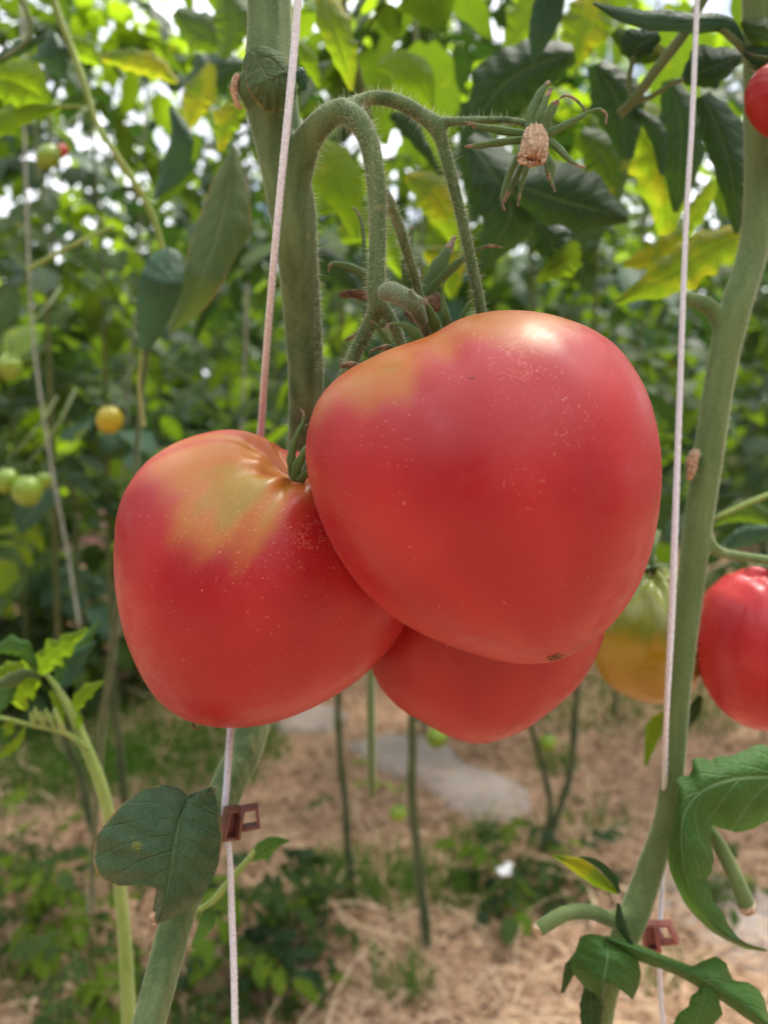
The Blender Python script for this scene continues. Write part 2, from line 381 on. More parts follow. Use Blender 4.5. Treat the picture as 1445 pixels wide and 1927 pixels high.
def leaf(parent, m, pts, w, wr=None, teeth=5, amp=.18, fold=.25, name='leaf', bow=.12, nrow=34, **kw):
    """pts: (x, y, D) midrib; w, wr: half widths in px on the left / right side going from base to tip"""
    c = np.array(catmull(pts, 8)); n = len(c); wr = wr or w
    t = np.linspace(0, 1, n); W1 = np.interp(t, np.linspace(0, 1, len(w)), w); W2 = np.interp(t, np.linspace(0, 1, len(wr)), wr)
    env = np.clip(np.sin(np.pi * np.clip(t, 0, 1)), 0, 1) ** .5
    tooth = lambda ph: 1 + amp * (2 * np.abs(((t * teeth + ph) % 1) - .5) - .5) * env * 2
    W1 = W1 * tooth(0.1); W2 = W2 * tooth(.45)
    T = np.gradient(c[:, :2], axis=0); T /= np.linalg.norm(T, axis=1)[:, None]
    nl = np.stack([T[:, 1], -T[:, 0]], 1)
    L = c[:, :2] + nl * W1[:, None]; R = c[:, :2] - nl * W2[:, None]
    wm = max(max(w), max(wr)) * pts[0][2] / F
    return leaf3(parent, m, [tuple(q) for q in c[:, :2]], [tuple(q) for q in L], [tuple(q) for q in R], list(c[:, 2]), dl=fold * wm, dr=fold * wm, bow=bow, name=name, nrow=nrow, smooth=False, **kw)
def stalk(parent, pts, m, name='stalk', sides=10, n=6):
    return link(name, MB().tube(pxpath(pts, n), sides).mesh(name), m, parent)
def sepal(parent, pts, m=None, name='sepal', flat=.45):
    mb = MB(); mb.tube([(q, r * (.74 if name == 'sepal' else 1)) for q, r in pxpath(pts, 7)], 10, flat, flatdir=(FWD + Vector((.5 * math.sin(pts[0][0]), 0, .3))).normalized(), cap=True, wob=.09, ridges=3, ridge=.12)
    return link(name, mb.mesh(name), m or M_SEPAL, parent)

# ------------------------------------------------------------------ tomatoes
ICO = {}
def ico(sub):
    if sub not in ICO:
        bm = bmesh.new(); bmesh.ops.create_icosphere(bm, subdivisions=sub, radius=1)
        ICO[sub] = (np.array([v.co[:] for v in bm.verts]), [tuple(v.index for v in f.verts) for f in bm.faces]); bm.free()
    return ICO[sub]
def inpoly(x, y, poly):
    c = np.zeros(x.shape, bool); n = len(poly)
    for i in range(n):
        x1, y1 = poly[i]; x2, y2 = poly[(i + 1) % n]
        if y1 == y2: continue
        k = ((y1 > y) != (y2 > y)) & (x < (x2 - x1) * (y - y1) / (y2 - y1) + x1); c ^= k
    return c
def polydist(x, y, poly):
    d = np.full(x.shape, 1e9); n = len(poly)
    for i in range(n):
        a = np.array(poly[i], float); b = np.array(poly[(i + 1) % n], float); ab = b - a
        t = np.clip(((x - a[0]) * ab[0] + (y - a[1]) * ab[1]) / max(ab @ ab, 1e-9), 0, 1)
        d = np.minimum(d, np.hypot(x - a[0] - ab[0] * t, y - a[1] - ab[1] * t))
    return np.where(inpoly(x, y, poly), d, -d)
BODIES = []     # (centre, mean radius) of fruit already hanging, for contact
def tomato(name, label, cx, cy, D, outline, mt, kz=.92, stem=(0, 1, -.3), dimple=.10, dw=.30, pleat=.02, lobes=((3, .010, .4), (5, .008, 1.0)), sub=7,
           patch=None, soft=30, backpatch=0.6, specks=None, cat='tomato', group=None, press=(), bumps=()):
    d, faces = ico(sub)
    ang = np.linspace(-math.pi, math.pi, 181)[:-1]
    if isinstance(outline, (int, float)): outline = [(cx + outline * math.cos(a), cy + outline * math.sin(a)) for a in np.linspace(0, 6.283, 40)[:-1]]
    o = np.array(catmull(outline + [outline[0]], 8))[:-1]; oa = np.arctan2(-(o[:, 1] - cy), o[:, 0] - cx); orad = np.hypot(o[:, 0] - cx, o[:, 1] - cy)
    k = np.argsort(oa); tgt = np.interp(ang, oa[k], orad[k], period=2 * math.pi)
    for _ in range(3): tgt = (np.roll(tgt, 1) + 2 * tgt + np.roll(tgt, -1)) / 4
    Sr = tgt * D / F
    x0, y0 = (cx - CX) / F * D, -(cy - CY) / F * D
    phi = np.arctan2(d[:, 1], d[:, 0]); st = np.hypot(d[:, 0], d[:, 1])
    s = np.array(stem, float); s /= np.linalg.norm(s)
    al = np.arccos(np.clip(d @ s, -1, 1))
    e1 = np.cross(s, [0, 0, 1.0]); e1 /= np.linalg.norm(e1); e2 = np.cross(s, e1); psi = np.arctan2(d @ e2, d @ e1)
    f = np.ones(len(d))
    for (nn_, a_, p_) in lobes: f += a_ * np.sin(al) ** 1.2 * np.cos(nn_ * psi + p_) * np.exp(-(al / 2.0) ** 2) * 1.3
    f -= dimple * np.exp(-(al / dw) ** 2)
    f += pleat * np.exp(-((al - dw * 1.1) / (dw * .7)) ** 2) * (np.cos(7 * psi + .5) + .6 * np.cos(11 * psi + 2))
    for (bx, by, bz, bw, ba) in bumps:
        q = np.array((bx, by, bz), float); q /= np.linalg.norm(q); f += ba * np.exp(-(np.arccos(np.clip(d @ q, -1, 1)) / bw) ** 2)
    for it in range(8):
        mean = Sr.mean()
        R = np.interp(phi, ang, Sr, period=2 * math.pi); R = mean + (R - mean) * st ** 1.3
        X = x0 + R * d[:, 0] * f; Y = y0 + R * d[:, 1] * f; Z = D - kz * mean * d[:, 2] * f
        if it == 7: break
        u, v = X / Z * F, Y / Z * F; du, dv = u - (cx - CX), v + (cy - CY)
        rr = np.hypot(du, dv); b = ((np.arctan2(dv, du) + math.pi) / (2 * math.pi) * 180 + .5).astype(int) % 180
        mxr = np.zeros(180); np.maximum.at(mxr, b, rr)
        ra = tgt / np.where(mxr > 0, mxr, tgt)
        for _ in range(2): ra = (np.roll(ra, 1) + 2 * ra + np.roll(ra, -1)) / 4
        Sr = Sr * ra
    pc = np.stack([X, Y, Z], 1)
    for (c2, r2) in press:           # fruit pressed against its neighbour: the one behind gives way
        dv = pc - c2; q = np.linalg.norm(dv / r2, axis=1); inside = q < 1.0
        pc[inside] = c2 + dv[inside] / q[inside][:, None]
    c0 = np.array([x0, y0, D])
    BODIES.append((c0, np.array([mean, mean, kz * mean]) * 1.0, name))
    W = np.array(EYE)[None] + pc[:, :1] * np.array(RT) + pc[:, 1:2] * np.array(UP) + pc[:, 2:3] * np.array(FWD)
    px = pc[:, 0] / pc[:, 2] * F + CX; py = -pc[:, 1] / pc[:, 2] * F + CY
    shd = np.clip(1 - al / backpatch, 0, 1) if backpatch else np.zeros(len(d))
    if patch is not None:
        front = d[:, 2] > -.15
        pd = np.max([polydist(px, py, q) for q in patch], axis=0)
        shd = np.where(front, np.clip(.60 + pd / soft * .5 + .08 * np.sin(11 * psi + 2 * np.sin(4 * psi)) * np.clip(al / .5, 0, 1) + .035 * np.sin(23 * psi + 1), 0, 1.0), shd)
    spk = np.zeros(len(d))
    for (sx, sy, sr, sv) in (specks or ()): spk = np.maximum(spk, sv * np.exp(-((px - sx) ** 2 + (py - sy) ** 2) / sr ** 2) * (d[:, 2] > -.3))
    stripe = .5 + .16 * np.sin(5 * psi + 1.9 * np.sin(3 * psi + 1)) + .08 * np.sin(13 * psi + 2 + 2 * np.sin(2 * psi))
    root = empty(name, P(cx, cy, D), label, cat, group)
    fo = link('fruit', mesh('fruit', W, faces, {'shoulder': shd, 'alpha': al, 'speck': spk, 'stripe': stripe}), mt, root)
    return root, fo

# ================================================================== GROUND
def ground_mat():
    m, n, l, out = mat('straw_mulch')
    oc = objco(n)
    a = noise(n, l, 3.2, oc, 6, .62); b = noise(n, l, 38, oc, 6, .7); c = noise(n, l, 1.1, oc, 3)
    mp = n.new('ShaderNodeMapping'); mp.inputs['Scale'].default_value = (1, .25, 1); mp.inputs['Rotation'].default_value = (0, 0, .7); l.new(oc, mp.inputs[0])
    s = noise(n, l, 160, mp.outputs[0], 4, .7)
    col = mixc(n, l, rng(n, l, b, .32, .68), (.21, .115, .065), (.64, .40, .255))
    col = mixc(n, l, mth(n, l, 'MULTIPLY', rng(n, l, a, .45, .7), .6), col, (.60, .40, .27))
    col = mixc(n, l, mth(n, l, 'MULTIPLY', rng(n, l, s, .55, .75), .5), col, (.56, .43, .29))
    col = mixc(n, l, mth(n, l, 'MULTIPLY', rng(n, l, c, .60, .75), .35), col, (.12, .12, .04))
    p = n.new('ShaderNodeBsdfPrincipled'); l.new(col, p.inputs['Base Color']); p.inputs['Roughness'].default_value = .9; p.inputs['Specular IOR Level'].default_value = .15
    l.new(bump(n, l, mth(n, l, 'ADD', b, s), .9, .012), p.inputs['Normal']); l.new(p.outputs[0], out.inputs[0]); return m
def hgt(x, y):
    return .012 * math.sin(x * 5.1 + 1.3 * math.sin(y * 3.7)) * math.cos(y * 4.3 + x) + .006 * math.sin(x * 17 + y * 9) * math.sin(y * 21)
xs = np.r_[np.linspace(-300, -8, 8), np.linspace(-7, 7, 120), np.linspace(8, 300, 8)]
ys = np.r_[np.linspace(-60, -2, 6), np.linspace(-1.5, 10, 110), np.linspace(11, 400, 10)]
gv = [(x, y, hgt(x, y) if abs(x) < 7 and -1.5 < y < 10 else 0) for y in ys for x in xs]
nx = len(xs)
gf = [(j * nx + i, j * nx + i + 1, (j + 1) * nx + i + 1, (j + 1) * nx + i) for j in range(len(ys) - 1) for i in range(nx - 1)]
g = bpy.data.meshes.new('ground'); g.from_pydata(gv, [], gf); g.update()
go = bpy.data.objects.new('ground', g); g.materials.append(ground_mat()); COL.objects.link(go); go['kind'] = 'structure'
g.polygons.foreach_set('use_smooth', [True] * len(g.polygons))

def path_mat():
    m, n, l, out = mat('worn_path')
    oc = objco(n); a = noise(n, l, 5, oc, 6, .7); b = noise(n, l, 60, oc, 4, .7)
    col = mixc(n, l, rng(n, l, a, .3, .7), (.29, .24, .215), (.40, .34, .305)); col = mixc(n, l, rng(n, l, b, .5, .75), col, (.42, .27, .16))
    p = n.new('ShaderNodeBsdfPrincipled'); l.new(col, p.inputs['Base Color']); p.inputs['Roughness'].default_value = .85
    l.new(bump(n, l, b, .5, .006), p.inputs['Normal']); l.new(p.outputs[0], out.inputs[0]); return m
M_PATH = path_mat()
def path_piece(outline):
    """a bare slab showing through the straw, its uneven rim lying on the ground"""
    pts = catmull([tuple(G(x, y)[:2]) for x, y in outline + [outline[0]]], 6)[:-1]
    c = np.mean(pts, axis=0); rings = (1.0, .90, .6, .25); vs = []; fs = []; n = len(pts)
    for r_, z in zip(rings, (-.012, .018, .024, .025)):
        for i, q in enumerate(pts):
            w_ = 1 + .03 * math.sin(i * 2.7) + .02 * math.sin(i * 5.1); e = c + (q - c) * r_ * w_
            vs.append((e[0], e[1], z - .006 + hgt(e[0], e[1]) * .3))
    for k in range(3):
        for i in range(n): a = k * n + i; b = k * n + (i + 1) % n; fs.append((a, b, b + n, a + n))
    fs.append(tuple(3 * n + i for i in range(n)))
    o = link('path', mesh('path', vs, fs), M_PATH); o['kind'] = 'structure'; return o
path_piece([(640, 1395), (740, 1378), (830, 1395), (880, 1440), (985, 1480), (1010, 1530), (960, 1560), (860, 1540), (800, 1490), (700, 1440)])
path_piece([(1190, 1610), (1300, 1640), (1445, 1680), (1620, 1690), (1640, 1830), (1445, 1850), (1320, 1800), (1240, 1720)])
path_piece([(500, 1355), (600, 1330), (660, 1345), (620, 1375), (520, 1385)])

# loose straw and dead stems lying over the mulch
def strands(name, n, zone, lmin, lmax, wid, m, lift, seed, curl=.5):
    rs = random.Random(seed); mb_v, mb_f = [], []
    for _ in range(n):
        x, y = zone(rs); L = rs.uniform(lmin, lmax); a = rs.uniform(0, 6.283); z0 = hgt(x, y) + rs.uniform(0.002, lift)
        k0 = len(mb_v); seg = 5; dz = rs.uniform(-.2, .25); w2 = wid * rs.uniform(.5, 1.3)
        cur = rs.uniform(-curl, curl)
        px_, py_, pz_ = x, y, z0
        for i in range(seg + 1):
            s_, c_ = math.sin(a), math.cos(a)
            mb_v.append((px_ - s_ * w2, py_ + c_ * w2, max(pz_, hgt(px_, py_) + .001))); mb_v.append((px_ + s_ * w2, py_ - c_ * w2, max(pz_, hgt(px_, py_) + .001) + w2 * .6))
            px_ += c_ * L / seg; py_ += s_ * L / seg; pz_ += dz * L / seg * (1 if i < seg / 2 else -1); a += cur * .6
        for i in range(seg): k = k0 + 2 * i; mb_f.append((k, k + 1, k + 3, k + 2))
    o = link(name, mesh(name, mb_v, mb_f), m, smooth=False); o['kind'] = 'stuff'; return o
def near_zone(rs):
    y = 1.0 + 2.6 * rs.random() ** 1.6; x = rs.uniform(-.75, .75) * (y * .75 + .35); return x, y
strands('straw_litter', 15000, near_zone, .02, .09, .0009, M_STRAW, .020, 1)
strands('pale_straw_litter', 4200, near_zone, .03, .14, .0008, M_STRAW2, .028, 2, .7)
strands('dead_stems', 420, near_zone, .08, .30, .0016, M_STRAW2, .05, 8, .9)
strands('dark_litter', 1300, near_zone, .03, .12, .0011, simple('dark_straw', (.09, .05, .028), .9, .1, 20, (.2, .12, .07)), .02, 9, .8)
def crumbs():
    rs = random.Random(5); V, Fc = [], []
    for _ in range(9000):
        x, y = near_zone(rs); s_ = rs.uniform(.003, .012); z = hgt(x, y) + s_ * .4; a = rs.uniform(0, 6); k = len(V)
        for j in range(4): V.append((x + s_ * math.cos(a + j * 1.57) * rs.uniform(.5, 1), y + s_ * math.sin(a + j * 1.57) * rs.uniform(.4, 1), z + rs.uniform(-.3, .6) * s_))
        V.append((x, y, z + s_ * .8)); V.append((x, y, z - s_))
        for j in range(4): Fc.append((k + j, k + (j + 1) % 4, k + 4)); Fc.append((k + j, k + (j + 1) % 4, k + 5))
    o = link('mulch_crumbs', mesh('mulch_crumbs', V, Fc), simple('crumb', (.16, .09, .05), .95, .1, 20, (.46, .30, .19)), smooth=False); o['kind'] = 'stuff'
crumbs()

# grass and low ground cover in clumps
def grass(name, centers, blades, hmin, hmax, seed, wid=.002):
    rs = random.Random(seed); V, Fc = [], []
    for (cx, cy, r) in centers:
        for _ in range(int(blades)):
            a = rs.uniform(0, 6.283); q = r * math.sqrt(rs.random()); x, y = cx + q * math.cos(a) * 1.3, cy + q * math.sin(a)
            h = rs.uniform(hmin, hmax); b = rs.uniform(0, 6.283); lean = rs.uniform(.1, .8) * h; k = len(V); w_ = wid * rs.uniform(.6, 1.4)
            for i, t in enumerate((0, .4, .75, 1)):
                xx, yy, zz = x + math.cos(b) * lean * t * t, y + math.sin(b) * lean * t * t, h * t * (1 - .15 * t)
                ww = w_ * (1 - t) ** .6
                V.append((xx - ww, yy, zz)); V.append((xx + ww, yy, zz + .0003))
            for i in range(3): Fc.append((k + 2 * i, k + 2 * i + 1, k + 2 * i + 3, k + 2 * i + 2))
    o = link(name, mesh(name, V, Fc), M_BLADE, smooth=False); o['kind'] = 'stuff'; return o
def gc(px, py, r): p = G(px, py); return (p.x, p.y, r)
grass('grass', [gc(x, y, r) for x, y, r in ((40, 1470, .24), (-60, 1440, .3), (150, 1450, .15), (330, 1430, .25), (380, 1410, .2), (-20, 1500, .15), (280, 1400, .3), (100, 1400, .4), (1180, 1330, .3), (1130, 1310, .4), (0, 1440, .5), (120, 1420, .4), (60, 1380, .6))], 700, .02, .07, 11)
grass('sparse_grass', [gc(x, y, r) for x, y, r in ((650, 1690, .05), (760, 1700, .06), (700, 1660, .07), (830, 1650, .06), (980, 1600, .06), (870, 1700, .05), (560, 1720, .05), (760, 1880, .04), (1230, 1850, .06), (1100, 1560, .08), (640, 1640, .06), (900, 1600, .05), (1050, 1450, .05), (100, 1860, .08))], 60, .03, .11, 12)

# ================================================================== BACKGROUND FOLIAGE
def blade_verts(mb, base, direc, nrm, L, W, rs, droop=.25, n=6):
    """one toothed leaflet; returns nothing, fills mb (dict v f lu lv)"""
    side = direc.cross(nrm).normalized(); nrm = side.cross(direc).normalized(); k0 = len(mb['v']); sk = rs.uniform(-.15, .15); cv = rs.uniform(.05, .35)
    for i in range(n + 1):
        t = i / n; wdt = W * (math.sin(math.pi * min(1, t * .92 + .06)) ** .75) * (1.0 if i % 2 else .82) if i < n else .0005
        c = base + direc * (L * t) + side * (sk * L * t * t) + nrm * (-droop * L * t * t)
        for u in (-1, -.5, 0, .5, 1):
            mb['v'].append(c + side * (wdt * u) + nrm * (cv * wdt * abs(u) + rs.uniform(-.04, .04) * W) + direc * (-.12 * W * abs(u))); mb['lu'].append(u); mb['lv'].append(t)
    for i in range(n):
        for k in range(4): a = k0 + i * 5 + k; mb['f'].append((a, a + 1, a + 6, a + 5))
def compound_leaf(seed, L=.26, n=6):
    """a tomato leaf: arched rachis carrying paired toothed leaflets, pointing along +X from its origin"""
    rs = random.Random(seed); mb = dict(v=[], f=[], lu=[], lv=[])
    path = []; arch = rs.uniform(.25, .6)
    for i in range(8):
        t = i / 7; path.append((Vector((L * t, L * .06 * math.sin(t * 4 + seed), L * (.25 * t - arch * t * t))), .0024 * (1 - .75 * t)))
    tb = MB().tube(path, 5); k0 = 0
    mb['v'] += tb.v; mb['f'] += tb.f; mb['lu'] += [0] * len(tb.v); mb['lv'] += [.5] * len(tb.v)
    def at(t): i = min(6, int(t * 7)); f = t * 7 - i; return path[i][0].lerp(path[i + 1][0], f)
    for t, s_ in ((.30, .62), (.42, .3), (.55, .85), (.68, .35), (.80, .8)):
        for sd in (-1, 1):
            d = Vector((.45 + rs.uniform(-.15, .2), sd, rs.uniform(-.45, .15))).normalized()
            blade_verts(mb, at(t), d, Vector((rs.uniform(-.3, .3), rs.uniform(-.2, .2), 1)), L * .36 * s_ * rs.uniform(.8, 1.15), L * .115 * s_ * rs.uniform(.8, 1.2), rs, rs.uniform(.1, .6), n)
    blade_verts(mb, at(1), Vector((1, rs.uniform(-.2, .2), -.5)).normalized(), Vector((0, 0, 1)), L * .42, L * .14, rs, .3, n)
    return mesh('leaf', mb['v'], mb['f'], {'lu': mb['lu'], 'lv': mb['lv']})
VAR = {}
for mi, m_ in enumerate(L_BG):
    for v_ in range(5):
        me = compound_leaf(20 + v_ + 10 * mi, .26); me.materials.append(m_); me.polygons.foreach_set('use_smooth', [True] * len(me.polygons)); VAR[(mi, v_)] = me
def grow(root, base, top, nleaf, z0, rs, r0=.006, weights=(5, 3, 2, 2), size=(.75, 1.25), m=None, lean=.05, upright=0.0, name='leaf'):
    """stem plus copies of whole compound leaves, placed up the stem in a spiral; coordinates relative to the root"""
    path = []; n = 9
    for i in range(n + 1):
        t = i / n; path.append((Vector((base[0] + (top[0] - base[0]) * t + lean * math.sin(t * 5 + rs.random()) * .4, base[1] + (top[1] - base[1]) * t + lean * math.cos(t * 4) * .3, top[2] * t)), r0 * (1.1 - .5 * t) * (1.12 if i % 2 else 1)))
    st = link('stem', MB().tube([(q + root.location, r) for q, r in path], 7).mesh(), m or M_STEMB, root)
    out = []; a = rs.uniform(0, 6)
    for i in range(nleaf):
        t = (z0 + (top[2] - z0) * (i + rs.random()) / nleaf) / top[2]; t = min(.999, t); k = int(t * n); f = t * n - k
        p = path[k][0].lerp(path[k + 1][0], f); a += 2.4 + rs.uniform(-.4, .4)
        me = VAR[(rs.choices(range(4), weights)[0], rs.randrange(5))]
        o = bpy.data.objects.new(name, me); COL.objects.link(o); o.parent = root; o.location = p
        o.rotation_euler = (rs.uniform(-.4, .4), rs.uniform(-.35, .5) - upright, a); s_ = rs.uniform(*size); o.scale = (s_, s_, s_)
        out.append(o)
    return out
def row(y, xs_, height, nleaf, bare, label, group, seed, size=(.8, 1.3), r0=.006, weights=(6, 6, 1, 1), jit=.12):
    rs = random.Random(seed)
    for i, x in enumerate(xs_):
        xx, yy = x + rs.uniform(-jit, jit), y + rs.uniform(-jit, jit)
        t = empty('tomato_plant', (xx, yy, 0), label, 'tomato plant', group)
        h = height * rs.uniform(.88, 1.1)
        grow(t, (0, 0, 0), (rs.uniform(-.1, .1), rs.uniform(-.1, .1), h), nleaf, bare * rs.uniform(.8, 1.2), rs, r0, weights, size)
row(2.15, np.arange(-1.6, 1.7, .40), 2.35, 38, .42, 'leafy tomato plant in the second row back, lower stem bare above straw', 'tomato plants in the second row', 31)
row(3.2, np.arange(-2.3, 2.4, .42), 2.7, 37, .15, 'blurred tomato plant in the third row back, behind the straw path', 'tomato plants in the third row', 32, (.9, 1.4))
row(4.5, np.arange(-2.9, 3.0, .5), 2.1, 44, .02, 'blurred tomato plant leafy down to the ground, fourth row back', 'tomato plants in the fourth row', 33, (1.1, 1.6))
row(6.2, np.arange(-3.9, 4.0, .62), 2.4, 44, .02, 'far blurred tomato plant in the last row before the trees', 'tomato plants in the last row', 34, (1.4, 2.0))

# a thicket of leaves beyond the last row: one mass
def thicket(name, n, xr, yr, ztop, size, m, seed):
    rs = np.random.RandomState(seed); V = []; Fc = []; lu = []; lv = []
    cl = rs.rand(150, 3) * [xr[1] - xr[0], yr[1] - yr[0], 1] + [xr[0], yr[0], 0]; cl[:, 2] = rs.rand(150) ** 1.15 * ztop
    for i in range(n):
        c = cl[rs.randint(150)]; p = c + rs.normal(0, 1, 3) * [.75, .6, .42]; p[2] = abs(p[2])
        s_ = size * (.5 + rs.rand()); a = rs.normal(0, 1, 3); a /= np.linalg.norm(a); b = np.cross(a, rs.normal(0, 1, 3)); b /= np.linalg.norm(b)
        k = len(V); V += [tuple(p - a * s_), tuple(p - b * s_ * .45 + a * s_ * -.1), tuple(p + a * s_), tuple(p + b * s_ * .45)]; Fc.append((k, k + 1, k + 2, k + 3)); lu += [0, -1, 0, 1]; lv += [0, .5, 1, .5]
    o = link(name, mesh(name, V, Fc, {'lu': lu, 'lv': lv}), m, smooth=False); o['kind'] = 'stuff'; return o
thicket('distant_deep_green_foliage', 13000, (-9, 9), (8, 10.5), 2.8, .13, L_DARK, 13)  # thicket leaves in the darker green material
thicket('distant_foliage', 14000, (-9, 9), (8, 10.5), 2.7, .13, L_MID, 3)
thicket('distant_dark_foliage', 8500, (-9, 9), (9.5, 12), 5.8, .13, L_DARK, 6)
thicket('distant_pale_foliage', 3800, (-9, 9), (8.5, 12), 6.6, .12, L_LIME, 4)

thicket('unseen_blocking_foliage', 9000, (-11, -6.5), (-9, 8), 6.0, .20, L_DARK, 21)  # unseen thickets added at both sides and behind to block low sky light
thicket('unseen_blocking_foliage', 9000, (6.5, 11), (-9, 8), 6.0, .20, L_DARK, 22)
thicket('unseen_blocking_foliage', 11000, (-9, 9), (-11, -6.5), 6.0, .20, L_DARK, 23)

# ================================================================== MIDDLE DISTANCE
def bare_plant(pts, label, r=11, leaves=(), D=None):
    """stripped lower stem of a plant, followed upward out of sight into its leaves; pts from base upward (photo px)"""
    b = G(*pts[0]); root = empty('tomato_plant', b, label, 'tomato plant', 'stripped tomato stems rising from the straw')
    d0 = depth(b); path = []
    pp = catmull([(x, y, d0 * k) for (x, y, k) in [(q[0], q[1], 1 - .02 * i) for i, q in enumerate(pts)]], 6)
    rs = random.Random(int(pts[0][0]))
    for i, q in enumerate(pp): path.append((P(q[0], q[1], q[2]), .0084 * (1.25 if i % 6 == 3 else 1) * (1 - .3 * i / len(pp)) * r / 11))
    path[0] = (b - Vector((0, 0, .02)), path[0][1])
    link('stem', MB().tube(path, 9, wob=.06).mesh(), M_STEMD, root)
    topv = path[-1][0] - root.location
    for i in range(26):
        me = VAR[(rs.choices(range(4), (5, 3, 3, 1))[0], rs.randrange(5))]; o = bpy.data.objects.new('leaf', me); COL.objects.link(o); o.parent = root
        z = topv.z + rs.uniform(.12, 1.25); o.location = (topv.x + rs.uniform(-.04, .04), topv.y + rs.uniform(-.04, .04), z)
        o.rotation_euler = (rs.uniform(-.4, .4), rs.uniform(-.3, .5), rs.uniform(0, 6.28)); s_ = rs.uniform(.55, .95); o.scale = (s_,) * 3
    link('upper_stem', MB().tube([(path[-1][0], .0045), (path[-1][0] + Vector((.01, .0, .65)), .004), (path[-1][0] + Vector((-.02, .02, 1.3)), .0025)], 7).mesh(), M_STEMB, root)
    for (x, y, s_, a) in leaves:
        me = VAR[(rs.choice((0, 2)), rs.randrange(5))]; o = bpy.data.objects.new('leaf', me); COL.objects.link(o); o.parent = root
        o.location = P(x, y, d0 * .98) - root.location; o.rotation_euler = (rs.uniform(-.5, .5), rs.uniform(-.2, .6), a); o.scale = (s_,) * 3
    return root
bare_plant([(665, 1690), (655, 1600), (650, 1510), (640, 1420), (636, 1310), (640, 1200)], 'thin bare stem with small side leaves, below the gap between the front tomatoes', 10, ((650, 1480, .28, .3), (645, 1500, .25, 3.0), (650, 1440, .2, .8)))
bare_plant([(805, 1780), (795, 1690), (785, 1600), (775, 1500), (776, 1420), (776, 1330), (780, 1200)], 'bare knobbly stem directly under the lowest red tomato', 12, ((795, 1690, .16, .4), (780, 1480, .14, 2.8), (800, 1740, .2, 1.5)))
bare_plant([(1020, 1600), (1035, 1520), (1020, 1440), (1000, 1370), (985, 1300), (980, 1180)], 'thin bent stem crossing its neighbour, left stem of the pair by the right string', 9, ((1008, 1400, .15, .3), (1025, 1470, .12, 2.6)))
bare_plant([(1018, 1610), (1050, 1530), (1075, 1440), (1083, 1330), (1090, 1240), (1095, 1150)], 'knobbly leaning stem, right stem of the pair left of the right string', 11, ((1060, 1500, .15, .2), (1085, 1330, .14, 2.9), (1050, 1540, .18, .9)))
bare_plant([(230, 1700), (175, 1560), (150, 1450), (120, 1380), (110, 1200)], 'dull green stem half hidden behind the bright young shoot at left', 11)
bare_plant([(245, 1640), (232, 1480), (225, 1400), (215, 1300), (210, 1180)], 'stripped stem with a pale cut scar behind the notched leaf', 10)

def bush(px, py, n, label, size, seed, weights=(4, 4, 1, 3), h=.16, up=.2, spread=.05):
    b = G(px, py); rs = random.Random(seed); t = empty('weed_plant', b, label, 'weed'); 
    grow(t, (0, 0, 0), (rs.uniform(-.02, .02), 0, h), n, .01, rs, .0025, weights, size, M_STEMB, .02, up)
    return t
bush(470, 1830, 17, 'dark green leafy weed on the straw right of the lower white string', (.30, .55), 41, (8, 3, 2, 0), .22)
bush(560, 1800, 12, 'low dark weed between the lower string and the bare stems', (.25, .45), 42, (8, 3, 2, 0), .14)
bush(520, 1900, 8, 'dark weed clump at the bottom edge, right of the lower string', (.25, .42), 48, (8, 3, 2, 0), .08)
bush(975, 1700, 17, 'low green bush beside the white scrap, around the crossed stems', (.28, .5), 43, (7, 2, 2, 0), .10)
bush(1080, 1680, 12, 'low green weed behind the yellow mottled leaf', (.28, .5), 44, (7, 2, 2, 0), .10)
bush(1350, 1700, 12, 'small weed on the grey path behind the cut stalk', (.2, .35), 45, (6, 0, 4, 0), .08)
bush(40, 1830, 18, 'young bright green seedling at the lower left edge', (.28, .45), 46, (6, 0, 5, 0), .22, .1)
bush(170, 1980, 20, 'green seedling at the lower left corner beside the young stem', (.3, .5), 47, (6, 0, 4, 0), .16, .1)
bush(430, 1960, 16, 'leafy seedling between the thick stem and the lower string', (.3, .5), 49, (7, 2, 3, 0), .15, .1)
for k_, (bx, by) in enumerate(((20, 1310), (110, 1290), (190, 1320), (70, 1345), (-20, 1260), (150, 1250), (250, 1275), (30, 1240))):
    bush(bx, by, 30, 'tall leafy weed in the green band behind the young shoot at left', (.5, .95), 60 + k_, (7, 4, 2, 0), .45, .15)['group'] = 'weeds in the green band at left'
bush(600, 1710, 10, 'tiny green seedling at the foot of the thin bare stem', (.12, .22), 50, (5, 3, 1, 2), .05)

bush(90, 1720, 14, 'fresh green seedling with pointed leaves at lower left, in front of the young stem', (.25, .42), 52, (5, 0, 6, 0), .16, .2)
bush(20, 1680, 12, 'bright seedling cut by the left edge above the weeds', (.22, .4), 53, (5, 0, 6, 0), .14, .2)
bush(160, 1830, 14, 'yellow-green seedling directly left of the thick lower stem', (.22, .36), 54, (5, 0, 6, 0), .2, .2)
